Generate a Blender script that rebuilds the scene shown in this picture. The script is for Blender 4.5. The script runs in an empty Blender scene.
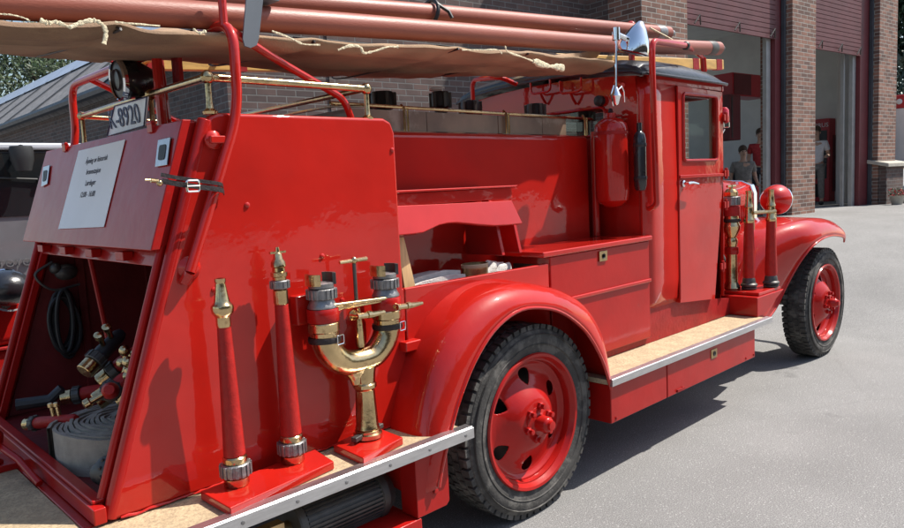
import bpy, bmesh, math, random
from mathutils import Vector, Matrix
random.seed(7)
PI = math.pi
S = bpy.context.scene
COL = S.collection

# ------------------------------------------------------------------ camera
FPX, CX, CY = 717.86, 452.0, 264.0
R0 = Vector((0.715554, -0.696895, -0.048167))      # right
R1 = Vector((-0.109031, -0.043312, -0.993094))     # down
R2 = Vector((0.689996, 0.715865, -0.106975))       # view direction
CAM = Vector((0, 0, 1.45))
cd = bpy.data.cameras.new('camera')
cam = bpy.data.objects.new('camera', cd); COL.objects.link(cam)
m = Matrix.Identity(4)
for i in range(3):
    m[i][0] = R0[i]; m[i][1] = -R1[i]; m[i][2] = -R2[i]; m[i][3] = CAM[i]
cam.matrix_world = m
cd.sensor_width = 36.0; cd.lens = 36.0 * FPX / 904.0
cd.clip_start = 0.05; cd.clip_end = 1000
S.camera = cam

# ------------------------------------------------------------------ light
SUN = Vector((0.62, -0.34, 1.0)).normalized()
w = bpy.data.worlds.new('World'); S.world = w; w.use_nodes = True
nt = w.node_tree; nt.nodes.clear()
sky = nt.nodes.new('ShaderNodeTexSky'); sky.sky_type = 'NISHITA'; sky.sun_disc = False
sky.sun_elevation = math.asin(SUN.z)
sky.sun_rotation = math.atan2(SUN.x, SUN.y)
sky.air_density = 1.2; sky.dust_density = 1.5; sky.ozone_density = 1.0
bg = nt.nodes.new('ShaderNodeBackground'); bg.inputs[1].default_value = 0.12
wo = nt.nodes.new('ShaderNodeOutputWorld')
nt.links.new(sky.outputs[0], bg.inputs[0]); nt.links.new(bg.outputs[0], wo.inputs[0])
sl = bpy.data.lights.new('sun', 'SUN'); sl.energy = 5.0; sl.angle = math.radians(0.5); sl.color = (1.0, 0.95, 0.87)
so = bpy.data.objects.new('sun', sl); COL.objects.link(so)
so.rotation_euler = SUN.to_track_quat('Z', 'Y').to_euler()
S.view_settings.view_transform = 'Standard'; S.view_settings.look = 'None'
S.view_settings.gamma = 1; S.view_settings.use_curve_mapping = False
S.view_settings.exposure = 0.6
S.render.engine = 'CYCLES'

# ------------------------------------------------------------------ pixel helpers (points at their real depth)
def ray(x, y): return R0 * ((x - CX) / FPX) + R1 * ((y - CY) / FPX) + R2
def oY(x, y, Y):
    d = ray(x, y); return CAM + d * ((Y - CAM.y) / d.y)
def oX(x, y, X):
    d = ray(x, y); return CAM + d * ((X - CAM.x) / d.x)
def oZ(x, y, Z):
    d = ray(x, y); return CAM + d * ((Z - CAM.z) / d.z)
RN = Vector((1, 0, -.339)); RD = .625 - .339 * .555
def oR(x, y, off=0):                                  # sloping rear face of the engine body
    d = ray(x, y); return CAM + d * ((RD + off - RN.dot(CAM)) / RN.dot(d))

# ------------------------------------------------------------------ materials
MT = {}
def new_mat(name):
    mt = bpy.data.materials.new(name); mt.use_nodes = True; MT[name] = mt
    t = mt.node_tree; return mt, t, t.nodes['Principled BSDF']
def mat(name, col, rough=.5, metal=0., coat=0., var=.12, vscale=6., bump=0., bscale=40., spots=None, rvar=.1, emit=None, alpha_t=0, spec=.5, coat_r=.06, spot_amt=.6, stretch=None):
    mt, t, b = new_mat(name)
    N = t.nodes.new; L = t.links.new
    tc = N('ShaderNodeTexCoord')
    mp = N('ShaderNodeMapping'); L(tc.outputs['Object'], mp.inputs[0])
    if stretch: mp.inputs['Scale'].default_value = stretch
    n1 = N('ShaderNodeTexNoise'); n1.inputs['Scale'].default_value = vscale; n1.inputs['Detail'].default_value = 6
    L(mp.outputs[0], n1.inputs[0])
    r = N('ShaderNodeValToRGB'); r.color_ramp.elements[0].position = .3; r.color_ramp.elements[1].position = .7
    r.color_ramp.elements[0].color = tuple(c * (1 - var) for c in col) + (1,)
    r.color_ramp.elements[1].color = tuple(min(1, c * (1 + var)) for c in col) + (1,)
    L(n1.outputs[0], r.inputs[0]); src = r.outputs[0]
    if spots:
        n3 = N('ShaderNodeTexNoise'); n3.inputs['Scale'].default_value = spots[1]; n3.inputs['Detail'].default_value = 8
        n3.inputs['Roughness'].default_value = .65
        L(mp.outputs[0], n3.inputs[0])
        r3 = N('ShaderNodeValToRGB'); r3.color_ramp.elements[0].position = spots[2]; r3.color_ramp.elements[1].position = spots[2] + .08
        r3.color_ramp.elements[1].color = (spot_amt,) * 3 + (1,); r3.color_ramp.elements[0].color = (0, 0, 0, 1)
        L(n3.outputs[0], r3.inputs[0])
        mx = N('ShaderNodeMixRGB'); L(r3.outputs[0], mx.inputs[0]); L(src, mx.inputs[1]); mx.inputs[2].default_value = tuple(spots[0]) + (1,)
        src = mx.outputs[0]
    L(src, b.inputs['Base Color'])
    b.inputs['Metallic'].default_value = metal
    n2 = N('ShaderNodeTexNoise'); n2.inputs['Scale'].default_value = vscale * 1.7; n2.inputs['Detail'].default_value = 4
    L(mp.outputs[0], n2.inputs[0])
    mr = N('ShaderNodeMapRange'); mr.inputs[3].default_value = max(0, rough - rvar); mr.inputs[4].default_value = min(1, rough + rvar)
    L(n2.outputs[0], mr.inputs[0]); L(mr.outputs[0], b.inputs['Roughness'])
    b.inputs['Coat Weight'].default_value = coat; b.inputs['Coat Roughness'].default_value = coat_r
    b.inputs['Specular IOR Level'].default_value = spec
    if bump:
        n4 = N('ShaderNodeTexNoise'); n4.inputs['Scale'].default_value = bscale; n4.inputs['Detail'].default_value = 4
        L(mp.outputs[0], n4.inputs[0])
        bp = N('ShaderNodeBump'); bp.inputs['Strength'].default_value = bump; bp.inputs['Distance'].default_value = .01
        L(n4.outputs[0], bp.inputs['Height']); L(bp.outputs[0], b.inputs['Normal'])
        if coat: L(bp.outputs[0], b.inputs['Coat Normal'])
    return mt
RED = (.43, .011, .006)
mat('red_paint', RED, .42, spec=.10, coat=.9, var=.12, vscale=3.5, bump=.35, bscale=4.5, spots=((.30, .015, .012), 11, .66), coat_r=.045, spot_amt=.35)
mat('red_satin', (.36, .008, .006), .45, spec=.10, coat=.5, var=.10, vscale=5, bump=.12, bscale=18, spots=((.25, .03, .025), 22, .66), coat_r=.12)
mat('red_dull', (.30, .014, .014), .5, spec=.2, coat=.1, var=.2, vscale=9, bump=.25, bscale=40, spots=((.14, .02, .02), 18, .6), coat_r=.3)
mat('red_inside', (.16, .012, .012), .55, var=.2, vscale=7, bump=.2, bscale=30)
mat('maroon_shutter', (.12, .038, .04), .55, var=.15, vscale=3)
mat('maroon_frame', (.13, .022, .026), .5, var=.1, vscale=3)
mat('brass', (.58, .43, .23), .2, metal=1, var=.25, vscale=12, bump=.10, bscale=60, spots=((.30, .19, .10), 24, .54), rvar=.1)
mat('brass_dull', (.52, .38, .2), .38, metal=1, var=.25, vscale=20, spots=((.2, .13, .07), 40, .55))
mat('chrome', (.82, .84, .86), .06, metal=1, var=.03, rvar=.04)
mat('aluminium', (.62, .62, .63), .38, metal=1, var=.1, vscale=15, stretch=(1, 8, 8))
mat('grey_alloy', (.25, .245, .245), .45, metal=.8, var=.25, vscale=40, bump=.2, bscale=90)
mat('steel_dark', (.09, .085, .08), .5, metal=.6, var=.3, vscale=12)
mat('rubber', (.045, .042, .039), .8, var=.3, vscale=14, bump=.25, bscale=120, spots=((.15, .14, .125), 9, .50), spot_amt=.6)
mat('black_rubber', (.018, .018, .02), .5, var=.3, vscale=10)
mat('black_gloss', (.012, .013, .016), .3, coat=.5, var=.2, vscale=8, bump=.3, bscale=25)
mat('vinyl_roof', (.016, .018, .024), .38, coat=.3, var=.3, vscale=10, bump=.5, bscale=14)
mat('leather', (.018, .012, .012), .45, var=.3, vscale=20, bump=.3, bscale=90)
mat('plywood', (.44, .33, .20), .85, var=.2, vscale=14, bump=.4, bscale=90, spots=((.27, .20, .125), 75, .48))
mat('plank_wood', (.62, .42, .2), .6, var=.2, vscale=18, stretch=(4, 4, .5), spots=((.35, .2, .08), 30, .62))
mat('ladder_wood', (.62, .36, .09), .5, var=.2, vscale=12, coat=.3, spots=((.36, .18, .05), 16, .6), stretch=(.6, 3, 3))
mat('canvas', (.31, .20, .12), .9, var=.3, vscale=5, bump=.35, bscale=260, spots=((.20, .12, .075), 3.5, .56), spot_amt=.7, stretch=(.7, 1, 1.6))
mat('rope_cream', (.72, .62, .42), .9, var=.2, vscale=60, bump=.6, bscale=150)
mat('suction_hose', (.29, .082, .052), .48, spec=.35, var=.14, vscale=3, coat=.1, bump=.12, bscale=120, spots=((.30, .10, .08), 9, .6), coat_r=.3, stretch=(.5, 3, 3))
mat('hose_red', (.36, .014, .011), .5, spec=.2, coat=.15, coat_r=.25, var=.15, vscale=30, spots=((.28, .03, .03), 40, .6), bump=.2, bscale=120)
mat('hose_grey', (.36, .31, .255), .85, var=.15, vscale=30, bump=.4, bscale=300)
mat('hose_white', (.62, .58, .54), .9, var=.12, vscale=20, bump=.4, bscale=120)
mat('paper', (.86, .87, .90), .8, var=.03)
mat('ink', (.05, .05, .07), .8, var=.05)
mat('plate_white', (.80, .83, .88), .4, var=.1, vscale=20, spots=((.35, .33, .32), 30, .66))
mat('plate_ink', (.03, .04, .12), .5)
mat('tray_side', (.17, .115, .075), .45, var=.3, vscale=6, coat=.2, spots=((.34, .28, .22), 4, .55))
mat('concrete', (.42, .39, .33), .9, var=.15, vscale=8, bump=.4, bscale=60)
mat('pale_metal', (.42, .47, .55), .4, var=.12, vscale=2, metal=.2)
mat('gutter', (.045, .05, .06), .5, var=.2)
mat('slate', (.19, .18, .175), .8, var=.4, vscale=3, stretch=(3, 3, .6))
mat('wall_plaster', (.68, .69, .66), .9, var=.06, vscale=3)
mat('white_paint', (.72, .72, .72), .5, var=.05)
mat('strap_grey', (.10, .115, .135), .7, var=.1)
mat('galv', (.42, .42, .41), .4, metal=.5, var=.1)
mat('van_grey', (.19, .185, .195), .35, metal=.4, coat=.6, var=.06)
mat('van_silver', (.62, .63, .66), .3, metal=.2, coat=.5, var=.05)
mat('tinted_glass', (.012, .014, .016), .08, var=.1, coat=.2)
mat('black_plastic', (.02, .02, .021), .5, var=.1)
mat('skin', (.52, .33, .24), .6, var=.08, vscale=20)
mat('hair', (.06, .035, .02), .7, var=.2, vscale=60)
mat('hair_grey', (.30, .28, .26), .7, var=.2, vscale=60)
mat('cloth_red', (.40, .03, .035), .9, var=.2, vscale=20)
mat('cloth_white', (.75, .77, .8), .9, var=.08, vscale=20)
mat('cloth_dark', (.03, .032, .04), .9, var=.2, vscale=20)
mat('cloth_pale', (.24, .235, .22), .9, var=.2, vscale=20)
mat('vend_red', (.45, .02, .03), .4, coat=.3, var=.05)
mat('bark', (.10, .075, .05), .9, var=.3, vscale=12, bump=.6, bscale=20)
mat('reflection_wall', (.10, .075, .06), .9, var=.1, vscale=1)  # wall of the unseen house, kept dark for its reflection
mat('leaf', (.028, .05, .014), .6, var=.5, vscale=1.2)
mat('leaf_dark', (.03, .055, .02), .6, var=.5, vscale=1.2)
mat('lamp_red', (.45, .01, .02), .15, coat=.5, var=.1)
mat('lens', (.035, .028, .03), .4, metal=.0, var=.3, vscale=25)
mat('cab_interior', (.03, .022, .02), .8, var=.2)
mat('trim_cream', (.52, .40, .26), .6, var=.15)

def glass_mat():
    mt, t, b = new_mat('window_glass')
    N = t.nodes.new; L = t.links.new
    g = N('ShaderNodeBsdfGlossy'); g.inputs['Roughness'].default_value = .02
    tr = N('ShaderNodeBsdfTransparent'); tr.inputs[0].default_value = (.93, .95, .94, 1)
    lw = N('ShaderNodeLayerWeight'); lw.inputs[0].default_value = .5
    pw = N('ShaderNodeMath'); pw.operation = 'POWER'; L(lw.outputs['Facing'], pw.inputs[0]); pw.inputs[1].default_value = 3
    fr = N('ShaderNodeMath'); fr.operation = 'MULTIPLY_ADD'; L(pw.outputs[0], fr.inputs[0]); fr.inputs[1].default_value = .5; fr.inputs[2].default_value = .03
    mx = N('ShaderNodeMixShader'); L(fr.outputs[0], mx.inputs[0]); L(tr.outputs[0], mx.inputs[1]); L(g.outputs[0], mx.inputs[2])
    L(mx.outputs[0], t.nodes['Material Output'].inputs[0])
glass_mat()

def brick_mat(name, c1, c2, mortar, bw=.235, rh=.075):
    mt, t, b = new_mat(name); N = t.nodes.new; L = t.links.new
    tc = N('ShaderNodeTexCoord'); sp = N('ShaderNodeSeparateXYZ'); L(tc.outputs['Object'], sp.inputs[0])
    ad = N('ShaderNodeMath'); L(sp.outputs[0], ad.inputs[0]); L(sp.outputs[1], ad.inputs[1])
    cb = N('ShaderNodeCombineXYZ'); L(ad.outputs[0], cb.inputs[0]); L(sp.outputs[2], cb.inputs[1])
    br = N('ShaderNodeTexBrick'); br.inputs['Scale'].default_value = 1
    br.inputs['Brick Width'].default_value = bw; br.inputs['Row Height'].default_value = rh
    br.inputs['Mortar Size'].default_value = .008; br.inputs['Mortar Smooth'].default_value = .3
    br.inputs['Color1'].default_value = c1 + (1,); br.inputs['Color2'].default_value = c2 + (1,); br.inputs['Mortar'].default_value = mortar + (1,)
    br.inputs['Bias'].default_value = -.1
    L(cb.outputs[0], br.inputs[0])
    nz = N('ShaderNodeTexNoise'); nz.inputs['Scale'].default_value = 5; nz.inputs['Detail'].default_value = 8; L(tc.outputs['Object'], nz.inputs[0])
    mr = N('ShaderNodeMapRange'); mr.inputs[3].default_value = .55; mr.inputs[4].default_value = 1.45; L(nz.outputs[0], mr.inputs[0])
    mx = N('ShaderNodeMixRGB'); mx.blend_type = 'MULTIPLY'; mx.inputs[0].default_value = 1
    L(br.outputs[0], mx.inputs[1]); L(mr.outputs[0], mx.inputs[2]); L(mx.outputs[0], b.inputs['Base Color'])
    b.inputs['Roughness'].default_value = .9
    bp = N('ShaderNodeBump'); bp.inputs['Strength'].default_value = .8; bp.inputs['Distance'].default_value = .02; bp.invert = True
    L(br.outputs['Fac'], bp.inputs['Height']); L(bp.outputs[0], b.inputs['Normal'])
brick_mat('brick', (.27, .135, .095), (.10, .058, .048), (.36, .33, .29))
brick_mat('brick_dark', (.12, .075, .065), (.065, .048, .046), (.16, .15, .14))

def asphalt_mat():
    mt, t, b = new_mat('asphalt'); N = t.nodes.new; L = t.links.new
    tc = N('ShaderNodeTexCoord')
    def noise(s, d=6, r=.6):
        n = N('ShaderNodeTexNoise'); n.inputs['Scale'].default_value = s; n.inputs['Detail'].default_value = d; n.inputs['Roughness'].default_value = r
        L(tc.outputs['Object'], n.inputs[0]); return n
    a = noise(170, 4, .75); r = N('ShaderNodeValToRGB'); e = r.color_ramp.elements
    e[0].position = .32; e[0].color = (.085, .084, .082, 1); e[1].position = .70; e[1].color = (.40, .39, .375, 1)
    x = e.new(.52); x.color = (.205, .20, .195, 1)
    L(a.outputs[0], r.inputs[0])
    p = noise(.55, 7, .6); mr = N('ShaderNodeMapRange'); mr.inputs[1].default_value = .3; mr.inputs[2].default_value = .7; mr.inputs[3].default_value = .78; mr.inputs[4].default_value = 1.22
    L(p.outputs[0], mr.inputs[0])
    v = N('ShaderNodeTexVoronoi'); v.inputs['Scale'].default_value = 46; L(tc.outputs['Object'], v.inputs[0])
    vr = N('ShaderNodeValToRGB'); ve = vr.color_ramp.elements; ve[0].position = .12; ve[0].color = (1, 1, 1, 1); ve[1].position = .20; ve[1].color = (0, 0, 0, 1)
    L(v.outputs[0], vr.inputs[0])
    pk = N('ShaderNodeMath'); pk.operation = 'MULTIPLY'; L(vr.outputs[0], pk.inputs[0]); pk.inputs[1].default_value = .42
    m1 = N('ShaderNodeMixRGB'); L(pk.outputs[0], m1.inputs[0]); L(r.outputs[0], m1.inputs[1]); m1.inputs[2].default_value = (.55, .54, .52, 1)
    m2 = N('ShaderNodeMixRGB'); m2.blend_type = 'MULTIPLY'; m2.inputs[0].default_value = 1; L(m1.outputs[0], m2.inputs[1]); L(mr.outputs[0], m2.inputs[2])
    # cracks and oil stains
    st = noise(1.6, 5, .7); sr = N('ShaderNodeValToRGB'); se = sr.color_ramp.elements; se[0].position = .64; se[0].color = (1, 1, 1, 1); se[1].position = .74; se[1].color = (.6, .6, .6, 1)
    L(st.outputs[0], sr.inputs[0])
    m3 = N('ShaderNodeMixRGB'); m3.blend_type = 'MULTIPLY'; m3.inputs[0].default_value = 1; L(m2.outputs[0], m3.inputs[1]); L(sr.outputs[0], m3.inputs[2])
    wn = noise(1.3, 4, .6); mixv = N('ShaderNodeMixRGB'); mixv.inputs[0].default_value = .22; L(tc.outputs['Object'], mixv.inputs[1]); L(wn.outputs['Color'], mixv.inputs[2])
    cv_ = N('ShaderNodeTexVoronoi'); cv_.feature = 'DISTANCE_TO_EDGE'; cv_.inputs['Scale'].default_value = .42; L(mixv.outputs[0], cv_.inputs[0])
    cr = N('ShaderNodeValToRGB'); ce = cr.color_ramp.elements; ce[0].position = .0; ce[0].color = (.5, .5, .5, 1); ce[1].position = .0045; ce[1].color = (1, 1, 1, 1); L(cv_.outputs[0], cr.inputs[0])
    m4 = N('ShaderNodeMixRGB'); m4.blend_type = 'MULTIPLY'; m4.inputs[0].default_value = .16; L(m3.outputs[0], m4.inputs[1]); L(cr.outputs[0], m4.inputs[2]); m3 = m4
    L(m3.outputs[0], b.inputs['Base Color']); b.inputs['Roughness'].default_value = .85
    bp = N('ShaderNodeBump'); bp.inputs['Strength'].default_value = .6; bp.inputs['Distance'].default_value = .004
    L(a.outputs[0], bp.inputs['Height']); L(bp.outputs[0], b.inputs['Normal'])
asphalt_mat()

# ------------------------------------------------------------------ mesh builder
def V(*a): return Vector(a)
def fillet(pts, r, n=6):
    pts = [Vector(p) for p in pts]; out = [pts[0]]
    for i in range(1, len(pts) - 1):
        a, b, c = pts[i - 1], pts[i], pts[i + 1]
        d1 = a - b; d2 = c - b; k = min(r, d1.length * .45, d2.length * .45)
        p = b + d1.normalized() * k; q = b + d2.normalized() * k
        for j in range(n + 1):
            t = j / n; out.append(p * (1 - t) ** 2 + b * 2 * t * (1 - t) + q * t * t)
    out.append(pts[-1]); return out
def smooth(pts, n=8):                                  # catmull-rom
    P = [Vector(p) for p in pts]; P = [P[0] * 2 - P[1]] + P + [P[-1] * 2 - P[-2]]; out = []
    for i in range(1, len(P) - 2):
        for j in range(n):
            t = j / n; a, b, c, d = P[i - 1:i + 3]
            out.append(.5 * ((2 * b) + (c - a) * t + (2 * a - 5 * b + 4 * c - d) * t * t + (3 * b - a - 3 * c + d) * t ** 3))
    out.append(P[-2]); return out
class MB:
    def __init__(s): s.v = []; s.f = []; s.mi = []; s.cur = 0
    def add(s, vs, fs):
        o = len(s.v); s.v += [Vector(p) for p in vs]
        for f in fs: s.f.append([i + o for i in f]); s.mi.append(s.cur)
        return s
    def box(s, a, b, M=None):
        x0, y0, z0 = a; x1, y1, z1 = b
        vs = [V(x, y, z) for x in (x0, x1) for y in (y0, y1) for z in (z0, z1)]
        if M: vs = [M @ p for p in vs]
        return s.add(vs, [(0, 1, 3, 2), (4, 6, 7, 5), (0, 4, 5, 1), (2, 3, 7, 6), (0, 2, 6, 4), (1, 5, 7, 3)])
    def bar(s, p, q, w, h, up=(0, 0, 1)):             # rectangular bar from p to q
        p = Vector(p); q = Vector(q); d = (q - p).normalized(); u = Vector(up); sd = d.cross(u).normalized(); u = sd.cross(d).normalized()
        vs = [c + sd * a * w / 2 + u * b * h / 2 for c in (p, q) for a in (-1, 1) for b in (-1, 1)]
        return s.add(vs, [(0, 1, 3, 2), (4, 6, 7, 5), (0, 4, 5, 1), (2, 3, 7, 6), (0, 2, 6, 4), (1, 5, 7, 3)])
    def prism(s, poly, off):                           # planar polygon (3-D points) pushed along off
        n = len(poly); P = [Vector(p) for p in poly]; Q = [p + Vector(off) for p in P]
        return s.add(P + Q, [tuple(range(n)), tuple(range(2 * n - 1, n - 1, -1))] + [(i, n + i, n + (i + 1) % n, (i + 1) % n) for i in range(n)])
    def tube(s, pts, r, n=12, caps=True, closed=False, flat=1.0):
        P = [Vector(p) for p in pts]; K = len(P); T = []
        for i in range(K):
            a = P[(i - 1) % K] if (i or closed) else P[i]; b = P[(i + 1) % K] if (i < K - 1 or closed) else P[i]
            T.append((b - a).normalized())
        up = Vector((0, 0, 1)) if abs(T[0].z) < .9 else Vector((1, 0, 0))
        sd = T[0].cross(up).normalized(); vs = []
        for i in range(K):
            sd = (sd - T[i] * sd.dot(T[i])).normalized(); u = sd.cross(T[i])
            rr = r[i] if isinstance(r, (list, tuple)) else r
            for j in range(n):
                a = 2 * PI * j / n; vs.append(P[i] + sd * math.cos(a) * rr * flat + u * math.sin(a) * rr)
        fs = []
        for i in range(K if closed else K - 1):
            k = (i + 1) % K
            for j in range(n): fs.append((i * n + j, i * n + (j + 1) % n, k * n + (j + 1) % n, k * n + j))
        if caps and not closed: fs += [tuple(range(n - 1, -1, -1)), tuple((K - 1) * n + j for j in range(n))]
        return s.add(vs, fs)
    def lathe(s, prof, o=(0, 0, 0), ax=(0, 0, 1), n=24, sy=1.0, cap=True):   # prof: (radius, height)
        o = Vector(o); q = Vector(ax).normalized().to_track_quat('Z', 'Y'); vs = []; K = len(prof)
        for r, h in prof:
            for j in range(n):
                a = 2 * PI * j / n; vs.append(o + q @ V(math.cos(a) * r, math.sin(a) * r * sy, h))
        fs = [(i * n + j, i * n + (j + 1) % n, (i + 1) * n + (j + 1) % n, (i + 1) * n + j) for i in range(K - 1) for j in range(n)]
        if cap and prof[0][0] > 1e-5: fs.append(tuple(range(n - 1, -1, -1)))
        if cap and prof[-1][0] > 1e-5: fs.append(tuple((K - 1) * n + j for j in range(n)))
        return s.add(vs, fs)
    def sphere(s, c, r, sc=(1, 1, 1), n=16):
        prof = [(r * math.sin(PI * i / (n // 2)), -r * math.cos(PI * i / (n // 2))) for i in range(n // 2 + 1)]
        t = MB(); t.lathe(prof, n=n); c = Vector(c)
        return s.add([c + V(p.x * sc[0], p.y * sc[1], p.z * sc[2]) for p in t.v], t.f)
    def grid(s, rows, flip=False):
        a = len(rows); b = len(rows[0])
        fs = [(i * b + j, i * b + j + 1, (i + 1) * b + j + 1, (i + 1) * b + j) for i in range(a - 1) for j in range(b - 1)]
        return s.add([p for r in rows for p in r], fs)
    def build(s, name, mt, parent=None, bevel=0, world=True, auto=35, solid=0, label=None, seg=2, subs=0):
        me = bpy.data.meshes.new(name)
        o = bpy.data.objects.new(name, me); COL.objects.link(o)
        off = Vector()
        if parent is not None:
            o.parent = parent
            if world:
                p = parent
                while p: off += p.location; p = p.parent
        me.from_pydata([tuple(p - off) for p in s.v], [], s.f)
        for k in (mt if isinstance(mt, (list, tuple)) else [mt]): me.materials.append(MT[k])
        for p, i in zip(me.polygons, s.mi): p.material_index = i
        bm = bmesh.new(); bm.from_mesh(me); bmesh.ops.remove_doubles(bm, verts=bm.verts, dist=1e-6)
        bmesh.ops.recalc_face_normals(bm, faces=bm.faces); bm.to_mesh(me); bm.free()
        me.shade_smooth(); me.set_sharp_from_angle(angle=math.radians(auto))
        if solid:
            k = o.modifiers.new('s', 'SOLIDIFY'); k.thickness = solid; k.offset = 0
        if bevel:
            k = o.modifiers.new('b', 'BEVEL'); k.width = bevel; k.segments = seg; k.limit_method = 'ANGLE'; k.angle_limit = math.radians(40); k.harden_normals = True
        if subs:
            k = o.modifiers.new('u', 'SUBSURF'); k.levels = subs; k.render_levels = subs
        if label: o['label'] = label
        return o
def tag(o, label, cat, group=None, kind=None):
    if label: o['label'] = label
    if cat: o['category'] = cat
    if group: o['group'] = group
    if kind: o['kind'] = kind
    return o
def thing(name, label, cat, loc=(0, 0, 0), rot=0, group=None):
    o = bpy.data.objects.new(name, None); COL.objects.link(o); o.location = loc; o.rotation_euler = (0, 0, rot); o.empty_display_size = .1
    return tag(o, label, cat, group)
def struct(o): o['kind'] = 'structure'; return o
def kids(o): return [c for c in bpy.data.objects if c.parent == o]
def dup(o, parent=None):
    c = o.copy(); COL.objects.link(c); c.parent = parent
    for k in kids(o): dup(k, c)
    return c
def text_mesh(mb, txt, size, org, ax, ay, depth=.001, align='CENTER'):
    cu = bpy.data.curves.new('t', 'FONT'); cu.body = txt; cu.size = size; cu.extrude = depth; cu.align_x = align; cu.resolution_u = 3
    t = bpy.data.objects.new('t', cu); COL.objects.link(t)
    dg = bpy.context.evaluated_depsgraph_get(); me = bpy.data.meshes.new_from_object(t.evaluated_get(dg))
    ax = Vector(ax).normalized(); ay = Vector(ay).normalized(); az = ax.cross(ay); org = Vector(org)
    mb.add([org + ax * v.co.x + ay * v.co.y + az * v.co.z for v in me.vertices], [tuple(p.vertices) for p in me.polygons])
    bpy.data.objects.remove(t); bpy.data.curves.remove(cu); bpy.data.meshes.remove(me)

# ================================================================== SETTING
def gz(x, y):
    d = x * .93 + y * .37
    t = min(1, max(0, (d - 6.8) / 6.2)); return .62 * t * t * (3 - 2 * t)
xs = [-160, -80, -40, -20, -10] + [i * .5 for i in range(-10, 61)] + [40, 60, 100, 160]
mb = MB(); mb.grid([[V(x, y, gz(x, y)) for y in xs] for x in xs])
struct(mb.build('ground', 'asphalt'))

# fire station -------------------------------------------------------
AZ = math.radians(-6.0)
U = V(math.cos(AZ), math.sin(AZ), 0); NN = V(-math.sin(AZ), math.cos(AZ), 0)
def oF(x, y, n):
    d = ray(x, y); t = (n - NN.dot(CAM)) / NN.dot(d); p = CAM + d * t
    return V(U.dot(p), n, p.z)
G = thing('fire_station', 'dark brick fire station with brick piers and half raised maroon roller doors', 'building', (0, 0, 0), AZ)
def GB(mb, name, mt, parent=None, **k): return mb.build(name, mt, parent or G, world=False, **k)
zt = 6.4
# piers
for (u0, u1) in ((8.8, 9.93), (13.18, 14.08), (16.92, 17.85)):
    mb = MB(); mb.box((u0, 6.59, .3), (u1, 7.2, zt)); GB(mb, 'pier', 'brick', bevel=.01)
# sloped stone plinth shelf on last pier
mb = MB(); mb.prism([(16.85, 6.35, 1.42), (18.0, 6.35, 1.42), (18.0, 6.35, 1.5), (16.85, 6.35, 1.5)], (0, .55, .12)); GB(mb, 'plinth_cap', 'concrete', bevel=.01)
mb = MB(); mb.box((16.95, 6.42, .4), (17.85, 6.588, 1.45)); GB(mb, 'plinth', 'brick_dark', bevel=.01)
mb = MB(); mb.box((17.3, 6.1, .4), (18.2, 6.42, .72)); GB(mb, 'stone_step', 'concrete', bevel=.03)
# set-back wall left of the first pier, wall over the doors
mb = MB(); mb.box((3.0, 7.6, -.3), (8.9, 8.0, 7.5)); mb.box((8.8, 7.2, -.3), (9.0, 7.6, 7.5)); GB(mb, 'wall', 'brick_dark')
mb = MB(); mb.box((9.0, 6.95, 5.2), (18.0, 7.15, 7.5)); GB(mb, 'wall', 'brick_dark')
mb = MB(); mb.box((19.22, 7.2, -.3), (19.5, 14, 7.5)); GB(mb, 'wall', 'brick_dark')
# bays
bays = [(9.93, 13.18, 10.1, 12.94), (14.08, 16.92, 14.25, 16.46)]
for k, (u0, u1, o0, o1) in enumerate(bays):
    zb = oF(730, 32, 6.8).z if k == 0 else oF(845, 54, 6.8).z
    mb = MB(); z = zb; i = 0
    while z < 5.2:
        h = .085
        mb.prism([(o0 - .14, 6.80, z), (o0 - .14, 6.779, z + .006), (o0 - .14, 6.779, z + h - .006), (o0 - .14, 6.80, z + h)], (o1 - o0 + .28, 0, 0)); z += h
    d = GB(mb, 'roller_door', 'maroon_shutter')
    for q in range(3):
        mb = MB(); uu = o0 + .25 + q * (o1 - o0 - .5) / 2; mb.tube([(uu, 6.74, zb + .02), (uu + .12, 6.72, zb + .16), (uu + .2, 6.76, zb + .02)], .012, 6)
        GB(mb, 'pull_handle', 'steel_dark', d)
    mb = MB(); mb.box((o1, 6.78, .55), (u1 - .01, 6.95, 5.2)); GB(mb, 'door_frame', 'maroon_frame', bevel=.01)
    mb = MB(); mb.box((u0, 6.82, .55), (o0 - .02, 6.95, 5.2)); GB(mb, 'door_frame', 'maroon_frame', bevel=.01)
    mb = MB(); mb.box((o1 - .16, 6.86, .55), (o1 - .02, 6.94, 5.2))
    if k: mb.box((o1 - .3, 6.98, .55), (o1 - .24, 7.05, 5.2))
    GB(mb, 'guide_rail', 'galv', bevel=.005)
    mb = MB(); mb.box((u1 - .06, 6.70, .5), (u1 - .005, 6.775, 5.2)); GB(mb, 'pier_shade_strip', 'gutter', bevel=.01)  # dark strip standing in for the shaded side face of the pier
# interior
mb = MB()
mb.box((9.0, 13.6, -.2), (19.0, 13.8, 1.6)); mb.box((9.0, 13.6, 4.9), (19.0, 13.8, 5.5)); mb.box((19.0, 7.22, -.2), (19.2, 13.8, 5.5)); mb.box((17.9, 7.22, -.2), (19.2, 7.3, 5.5)); mb.box((8.8, 8.0, -.2), (9.0, 13.6, 5.5))  # back wall, out of view, left open mid-height to let daylight into the bays
GB(mb, 'inner_wall', 'wall_plaster')
mb = MB(); mb.box((8.8, 7.16, 5.25), (19.2, 13.8, 5.4)); GB(mb, 'ceiling', 'wall_plaster')
mb = MB(); mb.box((3.0, 6.95, 7.5), (19.6, 14.2, 7.7)); GB(mb, 'roof', 'gutter')
q0, q1 = oF(843, 150, 7.6), oF(851, 150, 7.6); mb = MB(); mb.box((q0.x, 7.6, .4), (q1.x, 7.75, 5.2)); GB(mb, 'column', 'wall_plaster', bevel=.01)
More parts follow.
